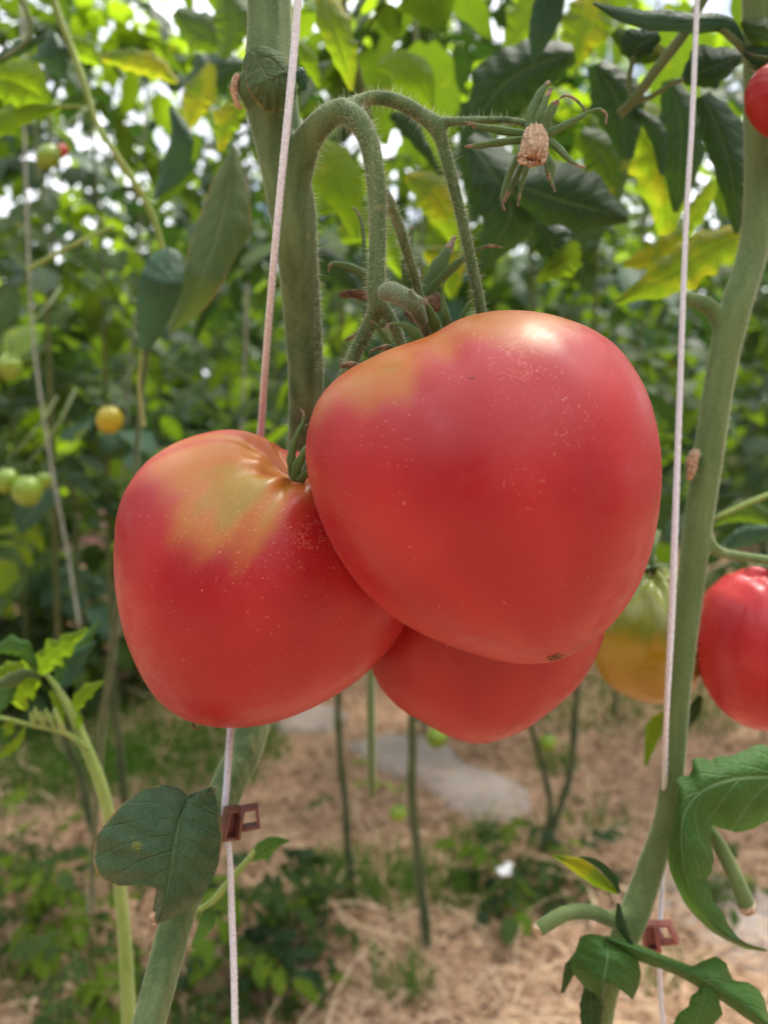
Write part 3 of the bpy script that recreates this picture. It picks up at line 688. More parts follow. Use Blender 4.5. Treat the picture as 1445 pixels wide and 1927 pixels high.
# strings of the rows behind
def string(pts, r, label, group=None, cat='string', n=10, twist=.5, plain=False):
    me = MB().tube(pxpath(pts, n), 10, twist=twist * (0 if pts[0][2] > 1 else 1), ridges=3, ridge=.14 if pts[0][2] < 1 else 0, wob=.02 if pts[0][2] < 1 else 0).mesh('string')
    return tag(link('string', me, M_TWINEB if pts[0][2] > 1 else M_TWINE), label, cat, group)
string([(40, -20, 1.05, 2.7), (58, 560, 1.05, 2.7), (90, 830, 1.05, 2.7), (128, 1040, 1.04, 2.7), (150, 1180, 1.03, 2.7)], 0, 'blurred pale string slanting down the left background past green tomatoes')
string([(285, -20, 1.45, 2.8), (262, 500, 1.45, 2.8), (240, 760, 1.45, 2.8), (225, 1200, 1.45, 2.8)], 0, 'faint grey string behind the pointed bluish leaf at left')
string([(470, -20, 1.35, 2.8), (465, 560, 1.35, 2.8), (455, 810, 1.35, 2.8), (450, 1200, 1.35, 2.8)], 0, 'faint blurred string left of the main white string')

def calyx_ring(root, c, r, n, m, tilt, up):
    for i in range(n):
        a = 6.283 * i / n; d = Vector((math.cos(a), math.sin(a), 0)); 
        mb = MB(); mb.tube([(c, r * .10), (c + d * r * .35 + up * r * .12, r * .10), (c + d * r * .7 + up * r * (.1 + .1 * (i % 2)), r * .05), (c + d * r * .95 + up * r * .3, r * .01)], 6, .4, flatdir=up)
        link('sepal', mb.mesh('sepal'), m, root)
def cherry(px, py, D, r, m, label, group='small unripe tomatoes on the plants behind', rx=1.0):
    root, fo = tomato('small_tomato', label, px, py, D, [(px + r * rx * math.cos(a), py + r * math.sin(a)) for a in np.linspace(0, 6.283, 17)[:-1]], m, .95, (.1, 1, .1), .10, .35, .01, sub=5, cat='small tomato', group=group, backpatch=.5, lobes=((4, .01, 0),))
    c = P(px + r * .08, py - r * .86, D); calyx_ring(root, c, r * D / F * .8, 5, M_SEPAL, 0, Vector((0, 0, 1)))
    link('stalk', MB().tube([(c, r * D / F * .07), (c + Vector((.0, .004, r * D / F * 1.0)), r * D / F * .06), (c + Vector((.01, .02, r * D / F * 2)), r * D / F * .07), (c + Vector((.02, .05, r * D / F * 4)), r * D / F * .08), (c + Vector((.02, .09, r * D / F * 6)), r * D / F * .09)], 6).mesh(), M_STEMB, root)
cherry(207, 790, .86, 26, T_CHERRY, 'bright yellow small tomato in the blur left of the lower red tomato')
cherry(18, 690, .80, 26, T_CHERRYG, 'shiny yellow-green tomato cut by the left edge, by the slanting string')
cherry(14, 905, .84, 24, T_CHERRYG, 'green tomato at the left edge touching its rounder neighbour')
cherry(52, 924, .83, 29, T_CHERRYG, 'round green tomato just right of the one at the left edge')
cherry(83, 905, .88, 16, T_CHERRYG, 'smallest green tomato beside the slanting string')
cherry(92, 295, .84, 24, T_CHERRYG, 'dull green tomato hanging against the bright sky gaps')
cherry(116, 285, .86, 14, T_RED, 'small orange tomato tucked behind a green one high at left')
cherry(750, 1530, 1.15, 17, T_CHERRYG, 'small green tomato hanging low beside the bare knobbly stem')
cherry(822, 1388, 1.5, 20, T_CHERRYG, 'yellow-green tomato peeping out under the lowest red tomato')
cherry(1030, 1398, 1.5, 17, T_CHERRYG, 'small green tomato between the crossed stems')

p = P(948, 1640, depth(G(948, 1690)) * .93)
mb = MB(); mb.box(Matrix.Translation(p) @ Euler((.3, .2, .5)).to_matrix().to_4x4(), (.026, .018, .006)); mb.box(Matrix.Translation(p + Vector((.008, .005, .006))) @ Euler((.1, -.5, 1.0)).to_matrix().to_4x4(), (.017, .014, .004))
tag(link('white_scrap', bevelled(mb.mesh(), .002), M_PAPER), 'small white scrap lying on the low green bush', 'scrap')

def flower(px, py, D, r, label):
    root = empty('pink_flower', P(px, py, D), label, 'flower', 'pink flowers in the far left blur'); rs = random.Random(px)
    for i in range(7):
        mb = dict(v=[], f=[], lu=[], lv=[]); a = i * .9; d = Vector((math.cos(a), -.35, math.sin(a))).normalized()
        blade_verts(mb, Vector(root.location), d, Vector((0, -1, .2)), r, r * .45, rs, -.2, 4); link('petal', mesh('petal', mb['v'], mb['f']), M_PINK, root)
    link('flower_centre', MB().tube([(Vector(root.location), r * .2), (Vector(root.location) + Vector((0, -.006, 0)), r * .16)], 8).mesh(), T_CHERRY, root)
for (x, y, D, r, lb) in ((183, 1030, 2.6, .045, 'blurred pink flower just left of the lower red tomato'), (200, 975, 2.8, .04, 'pale pink flower above the pinker one, left of the tomato'), (150, 960, 2.9, .035, 'pale blurred flower below the yellow tomato'), (165, 1018, 2.9, .03, 'smallest pale flower beside the pinkest one')):
    flower(x, y, D, r, lb)

# --- leafy shoots close behind the fruit; pieces placed where the photograph shows them
backL = empty('tomato_plant', P(100, 1500, .62), 'tomato plant at left with thin arching stems and a hanging grey-green leaf', 'tomato plant')
stalk(backL, [(80, -80, .50, 6), (105, 10, .50, 6), (135, 90, .50, 6), (160, 160, .50, 6), (178, 220, .50, 5), (205, 270, .50, 5), (245, 330, .51, 6), (285, 400, .52, 6), (310, 480, .53, 5)], M_STEMY, 'stem')
stalk(backL, [(310, 480, .53, 5), (300, 560, .55, 5), (275, 680, .60, 5), (262, 800, .62, 5), (245, 980, .62, 5.5), (215, 1200, .64, 6), (190, 1400, .70, 6), (170, 1720, .9, 6)], M_STEMD, 'stem')
stalk(backL, [(155, 200, .50, 3), (120, 200, .50, 3), (60, 200, .50, 3)], M_STEMY, 'stalk')
stalk(backL, [(50, 510, .55, 3), (75, 495, .55, 4), (140, 460, .55, 4), (215, 425, .56, 3)], M_STEMY, 'stalk')
leaf(backL, L_LIME, [(95, 195, .50), (60, 170, .49), (10, 150, .48), (-40, 160, .48)], [5, 40, 45, 5], fold=.1)
leaf(backL, L_LIME, [(115, 200, .50), (60, 205, .49), (0, 225, .48), (-60, 260, .48)], [6, 22, 36, 5], [6, 12, 20, 5], fold=.3)
leaf(backL, L_TEAL, [(100, 60, .52), (100, 100, .52), (125, 150, .53)], [6, 36, 4])
leaf(backL, L_LIME, [(130, 70, .52), (160, 95, .52), (192, 122, .53)], [6, 26, 4])
leaf(backL, L_YEL, [(185, 108, .54), (240, 112, .54), (290, 125, .54), (335, 155, .55)], [5, 22, 24, 4], fold=.3)
leaf(backL, L_TEAL, [(322, 200, .56), (340, 260, .56), (325, 320, .57), (290, 375, .57)], [5, 24, 30, 3], [5, 20, 26, 3], amp=.05)
leaf(backL, L_YEL, [(400, 120, .60), (375, 180, .60), (350, 245, .60)], [8, 34, 6], teeth=6)
leaf(backL, L_YEL, [(465, 195, .40), (430, 225, .40), (415, 285, .40)], [6, 30, 5])
stalk(backL, [(20, -40, .45, 3), (60, 60, .46, 4), (0, 115, .45, 3)], M_STEMB, 'stalk')
leaf(backL, L_DARK, [(90, 70, .46), (40, 90, .46), (-30, 125, .46)], [4, 14, 8], fold=.3)
leaf3(backL, L_UNDER, [(440, 275), (425, 380), (400, 470), (362, 560), (318, 628)], [(444, 275), (460, 330), (472, 395), (470, 440), (440, 492), (412, 546), (370, 595), (318, 630)], [(436, 277), (400, 340), (385, 385), (364, 435), (349, 497), (332, 550), (322, 590), (317, 626)], [.44, .43, .42, .44], dl=.006, dr=.012, bow=.16, rough=.05, nrow=44)
leaf3(backL, L_TEAL, [(318, 465), (308, 530), (292, 600), (272, 670)], [(320, 465), (344, 482), (345, 540), (325, 590), (300, 635), (272, 671)], [(316, 465), (284, 482), (262, 530), (258, 590), (262, 640), (271, 669)], [.42, .41, .42, .43], dl=.004, dr=.003, bow=.08)
stalk(backL, [(268, 660, .43, 3), (262, 720, .46, 3), (270, 800, .60, 4)], M_STEMY, 'stalk')

# front tomato plant's leaves above and behind the truss
backC = empty('tomato_plant', P(700, 1500, .60), 'tomato plant behind the truss with glowing lime and yellow leaves', 'tomato plant')
stalk(backC, [(640, -80, .50, 6), (655, 60, .50, 6), (700, 250, .52, 6), (720, 500, .55, 7), (730, 800, .58, 8), (700, 1200, .6, 8), (700, 1500, .6, 8)], M_STEMB, 'stem')
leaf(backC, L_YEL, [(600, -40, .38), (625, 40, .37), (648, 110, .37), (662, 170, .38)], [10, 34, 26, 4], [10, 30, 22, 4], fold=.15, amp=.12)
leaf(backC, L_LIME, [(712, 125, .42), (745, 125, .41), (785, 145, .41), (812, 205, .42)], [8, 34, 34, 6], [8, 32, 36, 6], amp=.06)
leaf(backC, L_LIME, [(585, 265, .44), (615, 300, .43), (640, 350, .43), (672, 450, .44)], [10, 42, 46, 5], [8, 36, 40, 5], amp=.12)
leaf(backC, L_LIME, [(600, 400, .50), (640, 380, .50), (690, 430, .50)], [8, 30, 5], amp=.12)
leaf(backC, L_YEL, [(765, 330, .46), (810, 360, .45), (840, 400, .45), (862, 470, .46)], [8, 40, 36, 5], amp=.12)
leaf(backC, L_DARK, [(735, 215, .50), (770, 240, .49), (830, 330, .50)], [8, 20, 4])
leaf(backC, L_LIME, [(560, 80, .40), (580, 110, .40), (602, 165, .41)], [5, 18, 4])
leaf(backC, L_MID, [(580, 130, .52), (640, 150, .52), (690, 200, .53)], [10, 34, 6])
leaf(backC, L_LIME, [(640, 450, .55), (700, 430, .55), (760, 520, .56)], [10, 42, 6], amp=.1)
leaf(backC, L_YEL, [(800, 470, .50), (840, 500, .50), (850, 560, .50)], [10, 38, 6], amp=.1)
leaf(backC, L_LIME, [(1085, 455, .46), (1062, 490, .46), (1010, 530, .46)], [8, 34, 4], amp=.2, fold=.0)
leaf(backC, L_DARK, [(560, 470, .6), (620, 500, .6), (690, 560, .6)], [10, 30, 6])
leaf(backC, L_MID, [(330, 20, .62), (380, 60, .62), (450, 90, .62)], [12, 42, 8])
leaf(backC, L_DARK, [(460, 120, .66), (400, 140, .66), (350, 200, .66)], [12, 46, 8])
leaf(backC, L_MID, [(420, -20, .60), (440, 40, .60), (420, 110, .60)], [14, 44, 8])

# ================================================================== RIGHT PLANT
DR = .30
right = empty('tomato_plant', P(1240, 2100, .29), 'tall tomato plant at right with smooth bending stem and cut stalks', 'tomato plant')
mb = MB()
mb.tube(pxpath([(1425, -80, .31, 29), (1428, 100, .31, 29), (1430, 250, .31, 29), (1428, 380, .308, 28), (1414, 480, .305, 27), (1380, 590, .30, 29), (1356, 700, .30, 27), (1333, 850, .30, 27), (1311, 1000, .30, 26), (1293, 1150, .30, 24), (1275, 1300, .30, 23), (1267, 1430, .30, 21), (1252, 1540, .298, 21), (1218, 1650, .295, 25), (1185, 1740, .29, 27), (1160, 1800, .29, 22), (1140, 1900, .29, 16), (1130, 2000, .29, 16)], 7), 20)
mb.tube(pxpath([(1365, 640, .30, 18), (1348, 595, .30, 16), (1325, 572, .30, 15), (1290, 560, .305, 12)], 6), 14)
mb.tube(pxpath([(1325, 1010, .30, 16), (1345, 1035, .30, 12), (1380, 1045, .305, 10), (1460, 1057, .31, 10)], 6), 12)
mb.tube(pxpath([(1185, 1725, .29, 24), (1150, 1730, .288, 15), (1110, 1716, .284, 14), (1065, 1719, .28, 14), (1030, 1738, .278, 14), (1011, 1751, .277, 13)], 6), 14)
mb.tube(pxpath([(1310, 850, .295, 12), (1300, 870, .293, 12), (1298, 900, .293, 9)], 4), 10)
me = remeshed(mb, .0007, 8); so = link('stem', me, M_STEMR, right)
hairs(right, so.data, right.location, 4200, .0006, .0026, .00003)
link('cut_end', MB().tube(pxpath([(1012, 1750, .277, 12.5), (1006, 1754, .2765, 11)], 3), 12).mesh(), M_CUT, right)
link('scar', MB().tube(pxpath([(1306, 850, .291, 9), (1303, 865, .289, 10), (1299, 888, .290, 8), (1298, 903, .291, 4)], 4), 9, wob=.2).mesh(), M_DRY, right)
sb = MB().tube(pxpath([(1322, 1500, .30, 5), (1338, 1560, .287, 8), (1352, 1590, .286, 13), (1375, 1634, .285, 14), (1395, 1680, .284, 15), (1404, 1705, .284, 16)], 6), 14)
link('stalk', sb.mesh(), M_STEMR, right)
link('cut_end', MB().tube(pxpath([(1402, 1700, .284, 17), (1408, 1714, .284, 15)], 3), 12).mesh(), M_CUT, right)
link('pith', MB().tube(pxpath([(1407, 1712, .283, 9), (1410, 1720, .283, 8)], 3), 12).mesh(), simple('pith_white', (.85, .82, .76), .8), right)
# the long leaf bent over at lower right
leaf3(right, L_RIGHT, [(1500, 1462), (1445, 1461), (1393, 1462), (1350, 1472), (1310, 1496), (1284, 1540), (1284, 1610), (1305, 1690), (1360, 1755), (1443, 1789)],
      [(1500, 1530), (1445, 1544), (1416, 1560), (1386, 1567), (1360, 1560), (1337, 1552), (1338, 1590), (1343, 1616), (1336, 1645), (1324, 1659), (1336, 1672), (1343, 1699), (1362, 1722), (1371, 1742), (1388, 1764), (1404, 1775), (1443, 1787)],
      [(1500, 1395), (1445, 1404), (1425, 1400), (1405, 1410), (1389, 1416), (1370, 1424), (1348, 1422), (1338, 1432), (1320, 1426), (1301, 1427), (1303, 1442), (1298, 1458), (1283, 1460), (1269, 1467), (1276, 1486), (1272, 1510), (1263, 1555), (1256, 1616), (1260, 1640), (1271, 1666), (1287, 1700), (1307, 1724), (1336, 1752), (1368, 1771), (1405, 1787), (1443, 1791)],
      [.285, .28, .275, .272, .268, .266, .268, .272, .276, .280], dl=.006, dr=.008, bow=.10, rough=.05, nrow=70, ncol=8)
leaf3(right, L_RIGHT, [(1137, 1764), (1213, 1793), (1285, 1826), (1357, 1863), (1450, 1930)],
      [(1137, 1760), (1175, 1768), (1213, 1782), (1260, 1802), (1303, 1818), (1322, 1808), (1346, 1799), (1366, 1812), (1372, 1830), (1379, 1845), (1407, 1848), (1425, 1860), (1438, 1880), (1448, 1925)],
      [(1139, 1769), (1195, 1806), (1240, 1822), (1285, 1842), (1330, 1868), (1357, 1884), (1400, 1915), (1440, 1940)], [.272, .270, .268, .266], dl=.010, dr=.004, bow=.15, rough=.04, nrow=50)
leaf3(right, L_RIGHT, [(1141, 1764), (1143, 1800), (1136, 1840), (1129, 1880)], [(1150, 1764), (1175, 1783), (1198, 1797), (1206, 1832), (1200, 1860), (1190, 1882), (1170, 1862), (1155, 1843), (1140, 1856), (1130, 1881)],
      [(1132, 1760), (1110, 1757), (1091, 1762), (1084, 1785), (1072, 1808), (1078, 1832), (1092, 1850), (1105, 1864), (1118, 1868), (1127, 1880)], [.275, .268, .266, .268], dl=.006, dr=.012, bow=.12, rough=.06)
leaf(right, L_DARK, [(1110, 1850, .28), (1112, 1890, .28), (1110, 1950, .28)], [10, 22, 18], amp=.08)
leaf(right, L_DARK, [(1100, 1790, .284), (1075, 1820, .286), (1058, 1868, .288)], [8, 13, 3], amp=.1)
leaf(right, L_RIGHT, [(1330, 1845, .27), (1325, 1880, .268), (1300, 1945, .268)], [8, 34, 40], [8, 22, 40], amp=.2, teeth=3)
leaf(right, L_YEL, [(1162, 1680, .287), (1130, 1655, .287), (1090, 1628, .287), (1038, 1608, .288)], [4, 18, 18, 2], [4, 10, 14, 2], amp=.05, fold=.25)
leaf(right, L_DARK, [(1165, 1680, .286), (1150, 1648, .286), (1120, 1622, .287), (1088, 1612, .288)], [3, 7, 6, 1], amp=0)
leaf(right, L_DARK, [(1163, 1700, .278), (1168, 1740, .276), (1192, 1785, .275)], [3, 10, 3], amp=0, fold=.4)
leaf(right, L_LIME, [(1252, 1340, .36), (1232, 1370, .36), (1214, 1440, .36)], [5, 18, 3], amp=.05)
leaf(right, L_DARK, [(1318, 1310, .36), (1305, 1340, .36), (1293, 1372, .36)], [5, 14, 3], amp=.05)
# upper right leaves
stalk(right, [(1345, -40, .33, 9), (1310, 20, .33, 10), (1285, 65, .33, 10), (1235, 130, .335, 10), (1190, 190, .34, 9), (1165, 215, .345, 8)], M_STEMB, 'stalk')
stalk(right, [(1187, 190, .34, 5), (1183, 150, .34, 5), (1192, 105, .335, 4)], M_STEMB, 'stalk')
stalk(right, [(1196, 192, .34, 5), (1225, 182, .34, 5), (1258, 160, .335, 4), (1285, 150, .33, 4)], M_STEMB, 'stalk')
stalk(right, [(1300, 40, .31, 5), (1350, 52, .31, 6), (1395, 90, .31, 7), (1425, 130, .31, 8)], M_STEMB, 'stalk')
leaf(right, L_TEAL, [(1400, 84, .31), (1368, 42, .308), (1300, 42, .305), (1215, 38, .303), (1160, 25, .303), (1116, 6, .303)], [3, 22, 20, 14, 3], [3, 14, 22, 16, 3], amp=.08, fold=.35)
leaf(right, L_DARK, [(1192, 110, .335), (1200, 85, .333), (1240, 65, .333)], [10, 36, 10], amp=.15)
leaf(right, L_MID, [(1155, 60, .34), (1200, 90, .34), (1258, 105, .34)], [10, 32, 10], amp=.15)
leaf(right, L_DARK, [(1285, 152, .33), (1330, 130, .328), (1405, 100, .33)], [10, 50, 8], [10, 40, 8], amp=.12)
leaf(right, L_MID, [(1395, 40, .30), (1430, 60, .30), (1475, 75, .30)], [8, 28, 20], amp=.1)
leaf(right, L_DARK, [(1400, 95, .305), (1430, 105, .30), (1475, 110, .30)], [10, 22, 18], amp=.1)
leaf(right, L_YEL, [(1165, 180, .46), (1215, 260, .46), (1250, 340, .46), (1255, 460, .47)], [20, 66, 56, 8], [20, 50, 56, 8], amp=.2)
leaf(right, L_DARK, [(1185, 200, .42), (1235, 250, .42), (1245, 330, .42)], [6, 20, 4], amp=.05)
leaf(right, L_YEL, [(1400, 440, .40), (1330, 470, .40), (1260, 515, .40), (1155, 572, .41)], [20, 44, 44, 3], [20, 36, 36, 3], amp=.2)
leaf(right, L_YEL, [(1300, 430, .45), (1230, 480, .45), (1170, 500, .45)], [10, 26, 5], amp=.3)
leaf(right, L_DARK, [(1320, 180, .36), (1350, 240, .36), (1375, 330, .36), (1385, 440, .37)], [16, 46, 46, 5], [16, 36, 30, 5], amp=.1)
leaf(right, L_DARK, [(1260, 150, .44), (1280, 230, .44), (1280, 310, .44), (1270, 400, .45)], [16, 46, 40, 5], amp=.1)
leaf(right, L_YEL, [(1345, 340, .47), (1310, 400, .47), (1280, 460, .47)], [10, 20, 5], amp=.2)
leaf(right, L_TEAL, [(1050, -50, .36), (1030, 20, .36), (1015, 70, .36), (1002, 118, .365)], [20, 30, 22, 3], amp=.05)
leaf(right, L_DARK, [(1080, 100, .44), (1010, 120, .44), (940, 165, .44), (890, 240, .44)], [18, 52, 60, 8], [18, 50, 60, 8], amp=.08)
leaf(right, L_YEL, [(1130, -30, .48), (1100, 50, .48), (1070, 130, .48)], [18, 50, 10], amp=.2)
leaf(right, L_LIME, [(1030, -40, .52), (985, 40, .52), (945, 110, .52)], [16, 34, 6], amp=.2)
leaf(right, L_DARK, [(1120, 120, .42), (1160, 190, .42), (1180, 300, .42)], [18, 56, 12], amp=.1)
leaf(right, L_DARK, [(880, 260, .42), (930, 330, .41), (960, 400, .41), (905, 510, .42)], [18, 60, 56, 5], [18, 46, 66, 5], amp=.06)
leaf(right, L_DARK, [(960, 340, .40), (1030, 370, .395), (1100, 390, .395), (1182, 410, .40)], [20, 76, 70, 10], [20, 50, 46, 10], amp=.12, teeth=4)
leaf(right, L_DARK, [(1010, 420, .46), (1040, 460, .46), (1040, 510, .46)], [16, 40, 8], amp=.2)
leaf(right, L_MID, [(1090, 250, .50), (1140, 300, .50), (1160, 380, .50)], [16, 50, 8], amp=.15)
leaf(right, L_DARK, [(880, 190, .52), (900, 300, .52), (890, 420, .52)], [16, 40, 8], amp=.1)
stalk(right, [(1345, 975, .42, 4), (1400, 950, .42, 5), (1460, 925, .42, 5)], M_STEMY, 'stalk')
leaf(right, L_TEAL, [(1345, 1040, .44), (1400, 1010, .44), (1460, 1000, .44)], [5, 20, 12], amp=.05)
leaf(right, L_MID, [(1340, 985, .46), (1400, 960, .46), (1460, 985, .46)], [5, 24, 12], amp=.1)

rstr = string([(1313, -60, .30, 4.9), (1303, 190, .29, 4.9), (1297, 300, .286, 4.9), (1290, 420, .285, 4.9), (1283, 600, .283, 5.3), (1276, 800, .282, 5.7), (1269, 1000, .280, 6.1), (1262, 1180, .279, 6.1), (1254, 1330, .279, 4.9), (1250, 1450, .290, 4.9), (1247, 1560, .316, 4.9), (1244, 1680, .316, 4.9), (1240, 1760, .310, 4.9), (1241, 1850, .31, 4.9), (1252, 1990, .31, 4.9)], 0, 'white string running down beside the smooth right-hand stem')
hairs(rstr, rstr.data, rstr.location, 500, .0005, .0022, .00002, name='fibres', m=M_TWINE, bend=.6)

# ================================================================== FRUIT
bigo = [(805, 634), (850, 606), (895, 590), (950, 583), (1010, 586), (1075, 602), (1130, 628), (1170, 662), (1212, 725), (1236, 800), (1245, 880), (1240, 960), (1226, 1035), (1200, 1105), (1160, 1165), (1110, 1212), (1060, 1240), (1010, 1251), (950, 1247), (890, 1231), (820, 1205), (750, 1168), (690, 1117), (640, 1052), (602, 975), (580, 900), (574, 840), (585, 785), (605, 742), (640, 705), (690, 676), (745, 652)]
big, bigf = tomato('heart_tomato', 'largest front tomato, heart-shaped red with orange shoulder and tip scar', 905, 915, .206, bigo, T_RED, .90, (-.35, .92, -.45), .07, .26, .02,
    lobes=((3, .014, 1.9), (5, .012, .6), (8, .004, 1)),
    patch=[[(590, 790), (600, 740), (640, 700), (700, 665), (760, 640), (810, 620), (800, 655), (790, 700), (765, 735), (720, 735), (690, 760), (640, 745)],
           [(800, 640), (840, 606), (900, 585), (960, 575), (1040, 578), (1110, 600), (1060, 622), (1000, 634), (940, 630), (880, 634), (830, 655)]], soft=60, backpatch=.9,
    specks=((960, 670, 150, .75), (1060, 760, 90, .7), (720, 850, 120, .45), (900, 900, 260, .30), (1150, 1180, 140, .35), (650, 1100, 120, .3)),
    bumps=((-.28, .72, .55, .20, -.022), (.42, .60, .62, .17, -.016), (.22, .62, .7, .2, .014), (-.62, .55, .5, .2, .012)))
bc, br, _ = BODIES[-1]
hairs(big, bigf.data, big.location, 2600, .0003, .0011, .000014, name='fuzz')
lefto = [(545, 852), (520, 835), (490, 818), (455, 809), (420, 808), (370, 818), (320, 838), (275, 870), (240, 915), (220, 965), (214, 1030), (216, 1100), (230, 1180), (255, 1250), (290, 1310), (335, 1348), (385, 1366), (440, 1371), (500, 1364), (560, 1345), (620, 1315), (680, 1275), (730, 1225), (760, 1180), (785, 1110), (790, 1030), (765, 950), (710, 890), (640, 850), (590, 845)]
lef, leff = tomato('heart_tomato', 'left front tomato, deep red with olive-yellow shoulder patch and puckered stem cavity', 492, 1095, .243, lefto, T_RED2, .88, (.33, .80, .38), .16, .30, .022,
    lobes=((4, .016, .8), (6, .012, 2.4), (9, .004, 0)),
    patch=[[(300, 880), (330, 850), (400, 825), (470, 815), (510, 850), (560, 895), (575, 915), (545, 935), (520, 980), (475, 1010), (440, 1035), (400, 1030), (385, 1005), (345, 1000), (330, 960), (335, 930), (305, 915)]], soft=75, backpatch=.7,
    specks=((430, 990, 130, .75), (400, 1060, 110, .6), (570, 1010, 80, .85), (520, 1100, 150, .45), (330, 1130, 130, .35), (480, 900, 120, .4)),
    press=((bc, br * .93),))
lc, lr, _ = BODIES[-1]
hairs(lef, leff.data, lef.location, 2200, .0003, .0012, .000015, name='fuzz')
lowo = [(700, 1262), (720, 1300), (755, 1335), (800, 1362), (850, 1388), (895, 1400), (930, 1396), (985, 1375), (1040, 1335), (1085, 1295), (1120, 1240), (1140, 1185), (1145, 1130), (1125, 1060), (1060, 990), (960, 960), (850, 965), (760, 1010), (705, 1080), (685, 1160), (688, 1220)]
low, lowf = tomato('heart_tomato', 'lower tomato hanging behind and between the two front ones, plain dark red', 915, 1165, .268, lowo, T_PLAIN, .85, (0, 1, -.3), .08, .26, sub=6,
    lobes=((3, .02, .4), (5, .012, 1)), specks=((900, 1200, 200, .2),), press=((bc, br * .93), (lc, lr * .93)))
hairs(low, lowf.data, low.location, 1000, .0003, .0011, .000016, name='fuzz')
# blossom-end scar on the largest tomato: a torn dimple of cork
sc = P(1047, 1236, .180)
def surf(o, root, px, py):
    """point of the fruit under a photograph pixel"""
    best = None; d = (P(px, py, 1) - EYE).normalized(); inv = root.location
    from mathutils.bvhtree import BVHTree
    bv = BVHTree.FromPolygons([v.co[:] for v in o.data.vertices], [p_.vertices[:] for p_ in o.data.polygons])
    h = bv.ray_cast(EYE - inv, d); return (h[0] + inv, h[1]) if h[0] is not None else (None, None)
rs = random.Random(2)
mb = MB()
prev = None
for seg in ([(1030, 1239), (1036, 1235), (1043, 1237), (1049, 1233), (1056, 1235), (1062, 1232)], [(1034, 1240), (1041, 1241), (1048, 1238), (1053, 1239)], [(1043, 1237), (1046, 1231), (1052, 1230)]):
    pth = []
    for i, q in enumerate(catmull(seg, 3)):
        h, nn = surf(bigf, big, q[0], q[1])
        if h is not None: pth.append((h + nn * .00010, (.00030 if 0 < i < 12 else .00015) * rs.uniform(.6, 1.4)))
    if len(pth) > 2: mb.tube(pth, 7)
if mb.v: link('blossom_scar', mb.mesh(), M_SCAR, big)
mb = MB(); pth = []
for q in ((880, 712), (886, 711), (893, 711)):
    h, nn = surf(bigf, big, *q); pth.append((h, .00012))
mb.tube(pth, 6); link('nick', mb.mesh(), M_SCAR, big)
sepal(lef, [(362, 1362, .235, 3), (372, 1372, .235, 2.5), (378, 1366, .235, 1)], M_SEPDRY, 'dried_style')

def bigtom(px, py, D, outline, m, label, kz=.9, stem=(0, 1, .2), **kw):
    return tomato('tomato', label, px, py, D, outline, m, kz, stem, sub=6, **kw)
rt, rf = bigtom(1455, 1222, .345, [(1455, 1064), (1400, 1070), (1350, 1092), (1318, 1130), (1306, 1185), (1309, 1240), (1325, 1290), (1355, 1335), (1400, 1366), (1455, 1377), (1515, 1366), (1565, 1330), (1600, 1270), (1605, 1190), (1580, 1120), (1525, 1075)], T_PINK, 'ripe red tomato cut by the right edge behind the smooth stem', stem=(.1, 1, .3), dimple=.12, backpatch=0, lobes=((5, .03, .5), (8, .015, 1)), pleat=.04)
gt, gf_ = bigtom(1216, 1192, .375, [(1216, 1056), (1165, 1066), (1125, 1105), (1110, 1170), (1114, 1235), (1140, 1285), (1190, 1315), (1235, 1326), (1285, 1315), (1312, 1290), (1325, 1220), (1318, 1140), (1285, 1085)], T_GREEN, 'green and amber tomato half hidden between the largest tomato and right stem', stem=(0, 1, .35), dimple=.16, dw=.4, backpatch=1.5, lobes=((5, .035, .2), (7, .02, 1)), pleat=.04, patch=[[(1090, 1030), (1340, 1030), (1340, 1170), (1240, 1195), (1090, 1185)]], soft=45)
ut, uf = bigtom(1476, 190, .285, 77, T_PLAIN, 'red tomato peeking in at the upper right corner before the stem', dimple=.06, pleat=0, lobes=((4, .004, 0),))
for (r_, x, y, D) in ((rt, 1450, 1072, .345), (gt, 1222, 1070, .372), (ut, 1474, 122, .285)):
    c = P(x, y, D); calyx_ring(r_, c, .016, 6, M_SEPAL, 0, Vector((0, 0, 1))); link('stalk', MB().tube([(c, .0022), (c + Vector((.002, .004, .010)), .0020), (c + Vector((.006, .008, .018)), .0020)], 8).mesh(), M_STEMR, r_)

# ================================================================== MAIN PLANT
main = empty('tomato_plant', P(270, 2000, .24), 'front tomato plant with thick hairy stem and arching fruit truss', 'tomato plant')
mb = MB()
mb.tube(pxpath([(505, -80, .232, 42), (507, 40, .232, 41), (506, 110, .232, 44), (506, 165, .232, 50), (516, 230, .233, 47), (535, 320, .236, 45), (549, 400, .240, 44), (558, 480, .245, 38), (568, 600, .258, 35), (575, 740, .272, 33), (566, 900, .298, 33), (535, 1080, .325, 33), (500, 1250, .312, 33), (463, 1400, .285, 33), (431, 1472, .272, 32), (380, 1600, .258, 31), (335, 1722, .248, 31), (300, 1850, .24, 31), (272, 1960, .236, 31), (262, 2040, .234, 31)], 8), 30, ridges=5, ridge=.06)
mb.tube(pxpath([(478, 190, .228, 22), (462, 168, .226, 16), (452, 150, .226, 10), (447, 135, .226, 6)], 5), 12)
mb.tube(pxpath([(548, 350, .236, 36), (562, 300, .232, 34), (580, 262, .228, 27), (606, 230, .224, 24), (632, 212, .222, 22), (655, 205, .221, 21)], 7), 18)
mb.tube(pxpath([(640, 210, .222, 19), (668, 222, .220, 22), (690, 255, .219, 20), (702, 300, .219, 19), (709, 360, .220, 19), (711, 430, .221, 17), (709, 500, .222, 17), (709, 550, .223, 19), (715, 582, .225, 18)], 7), 16)
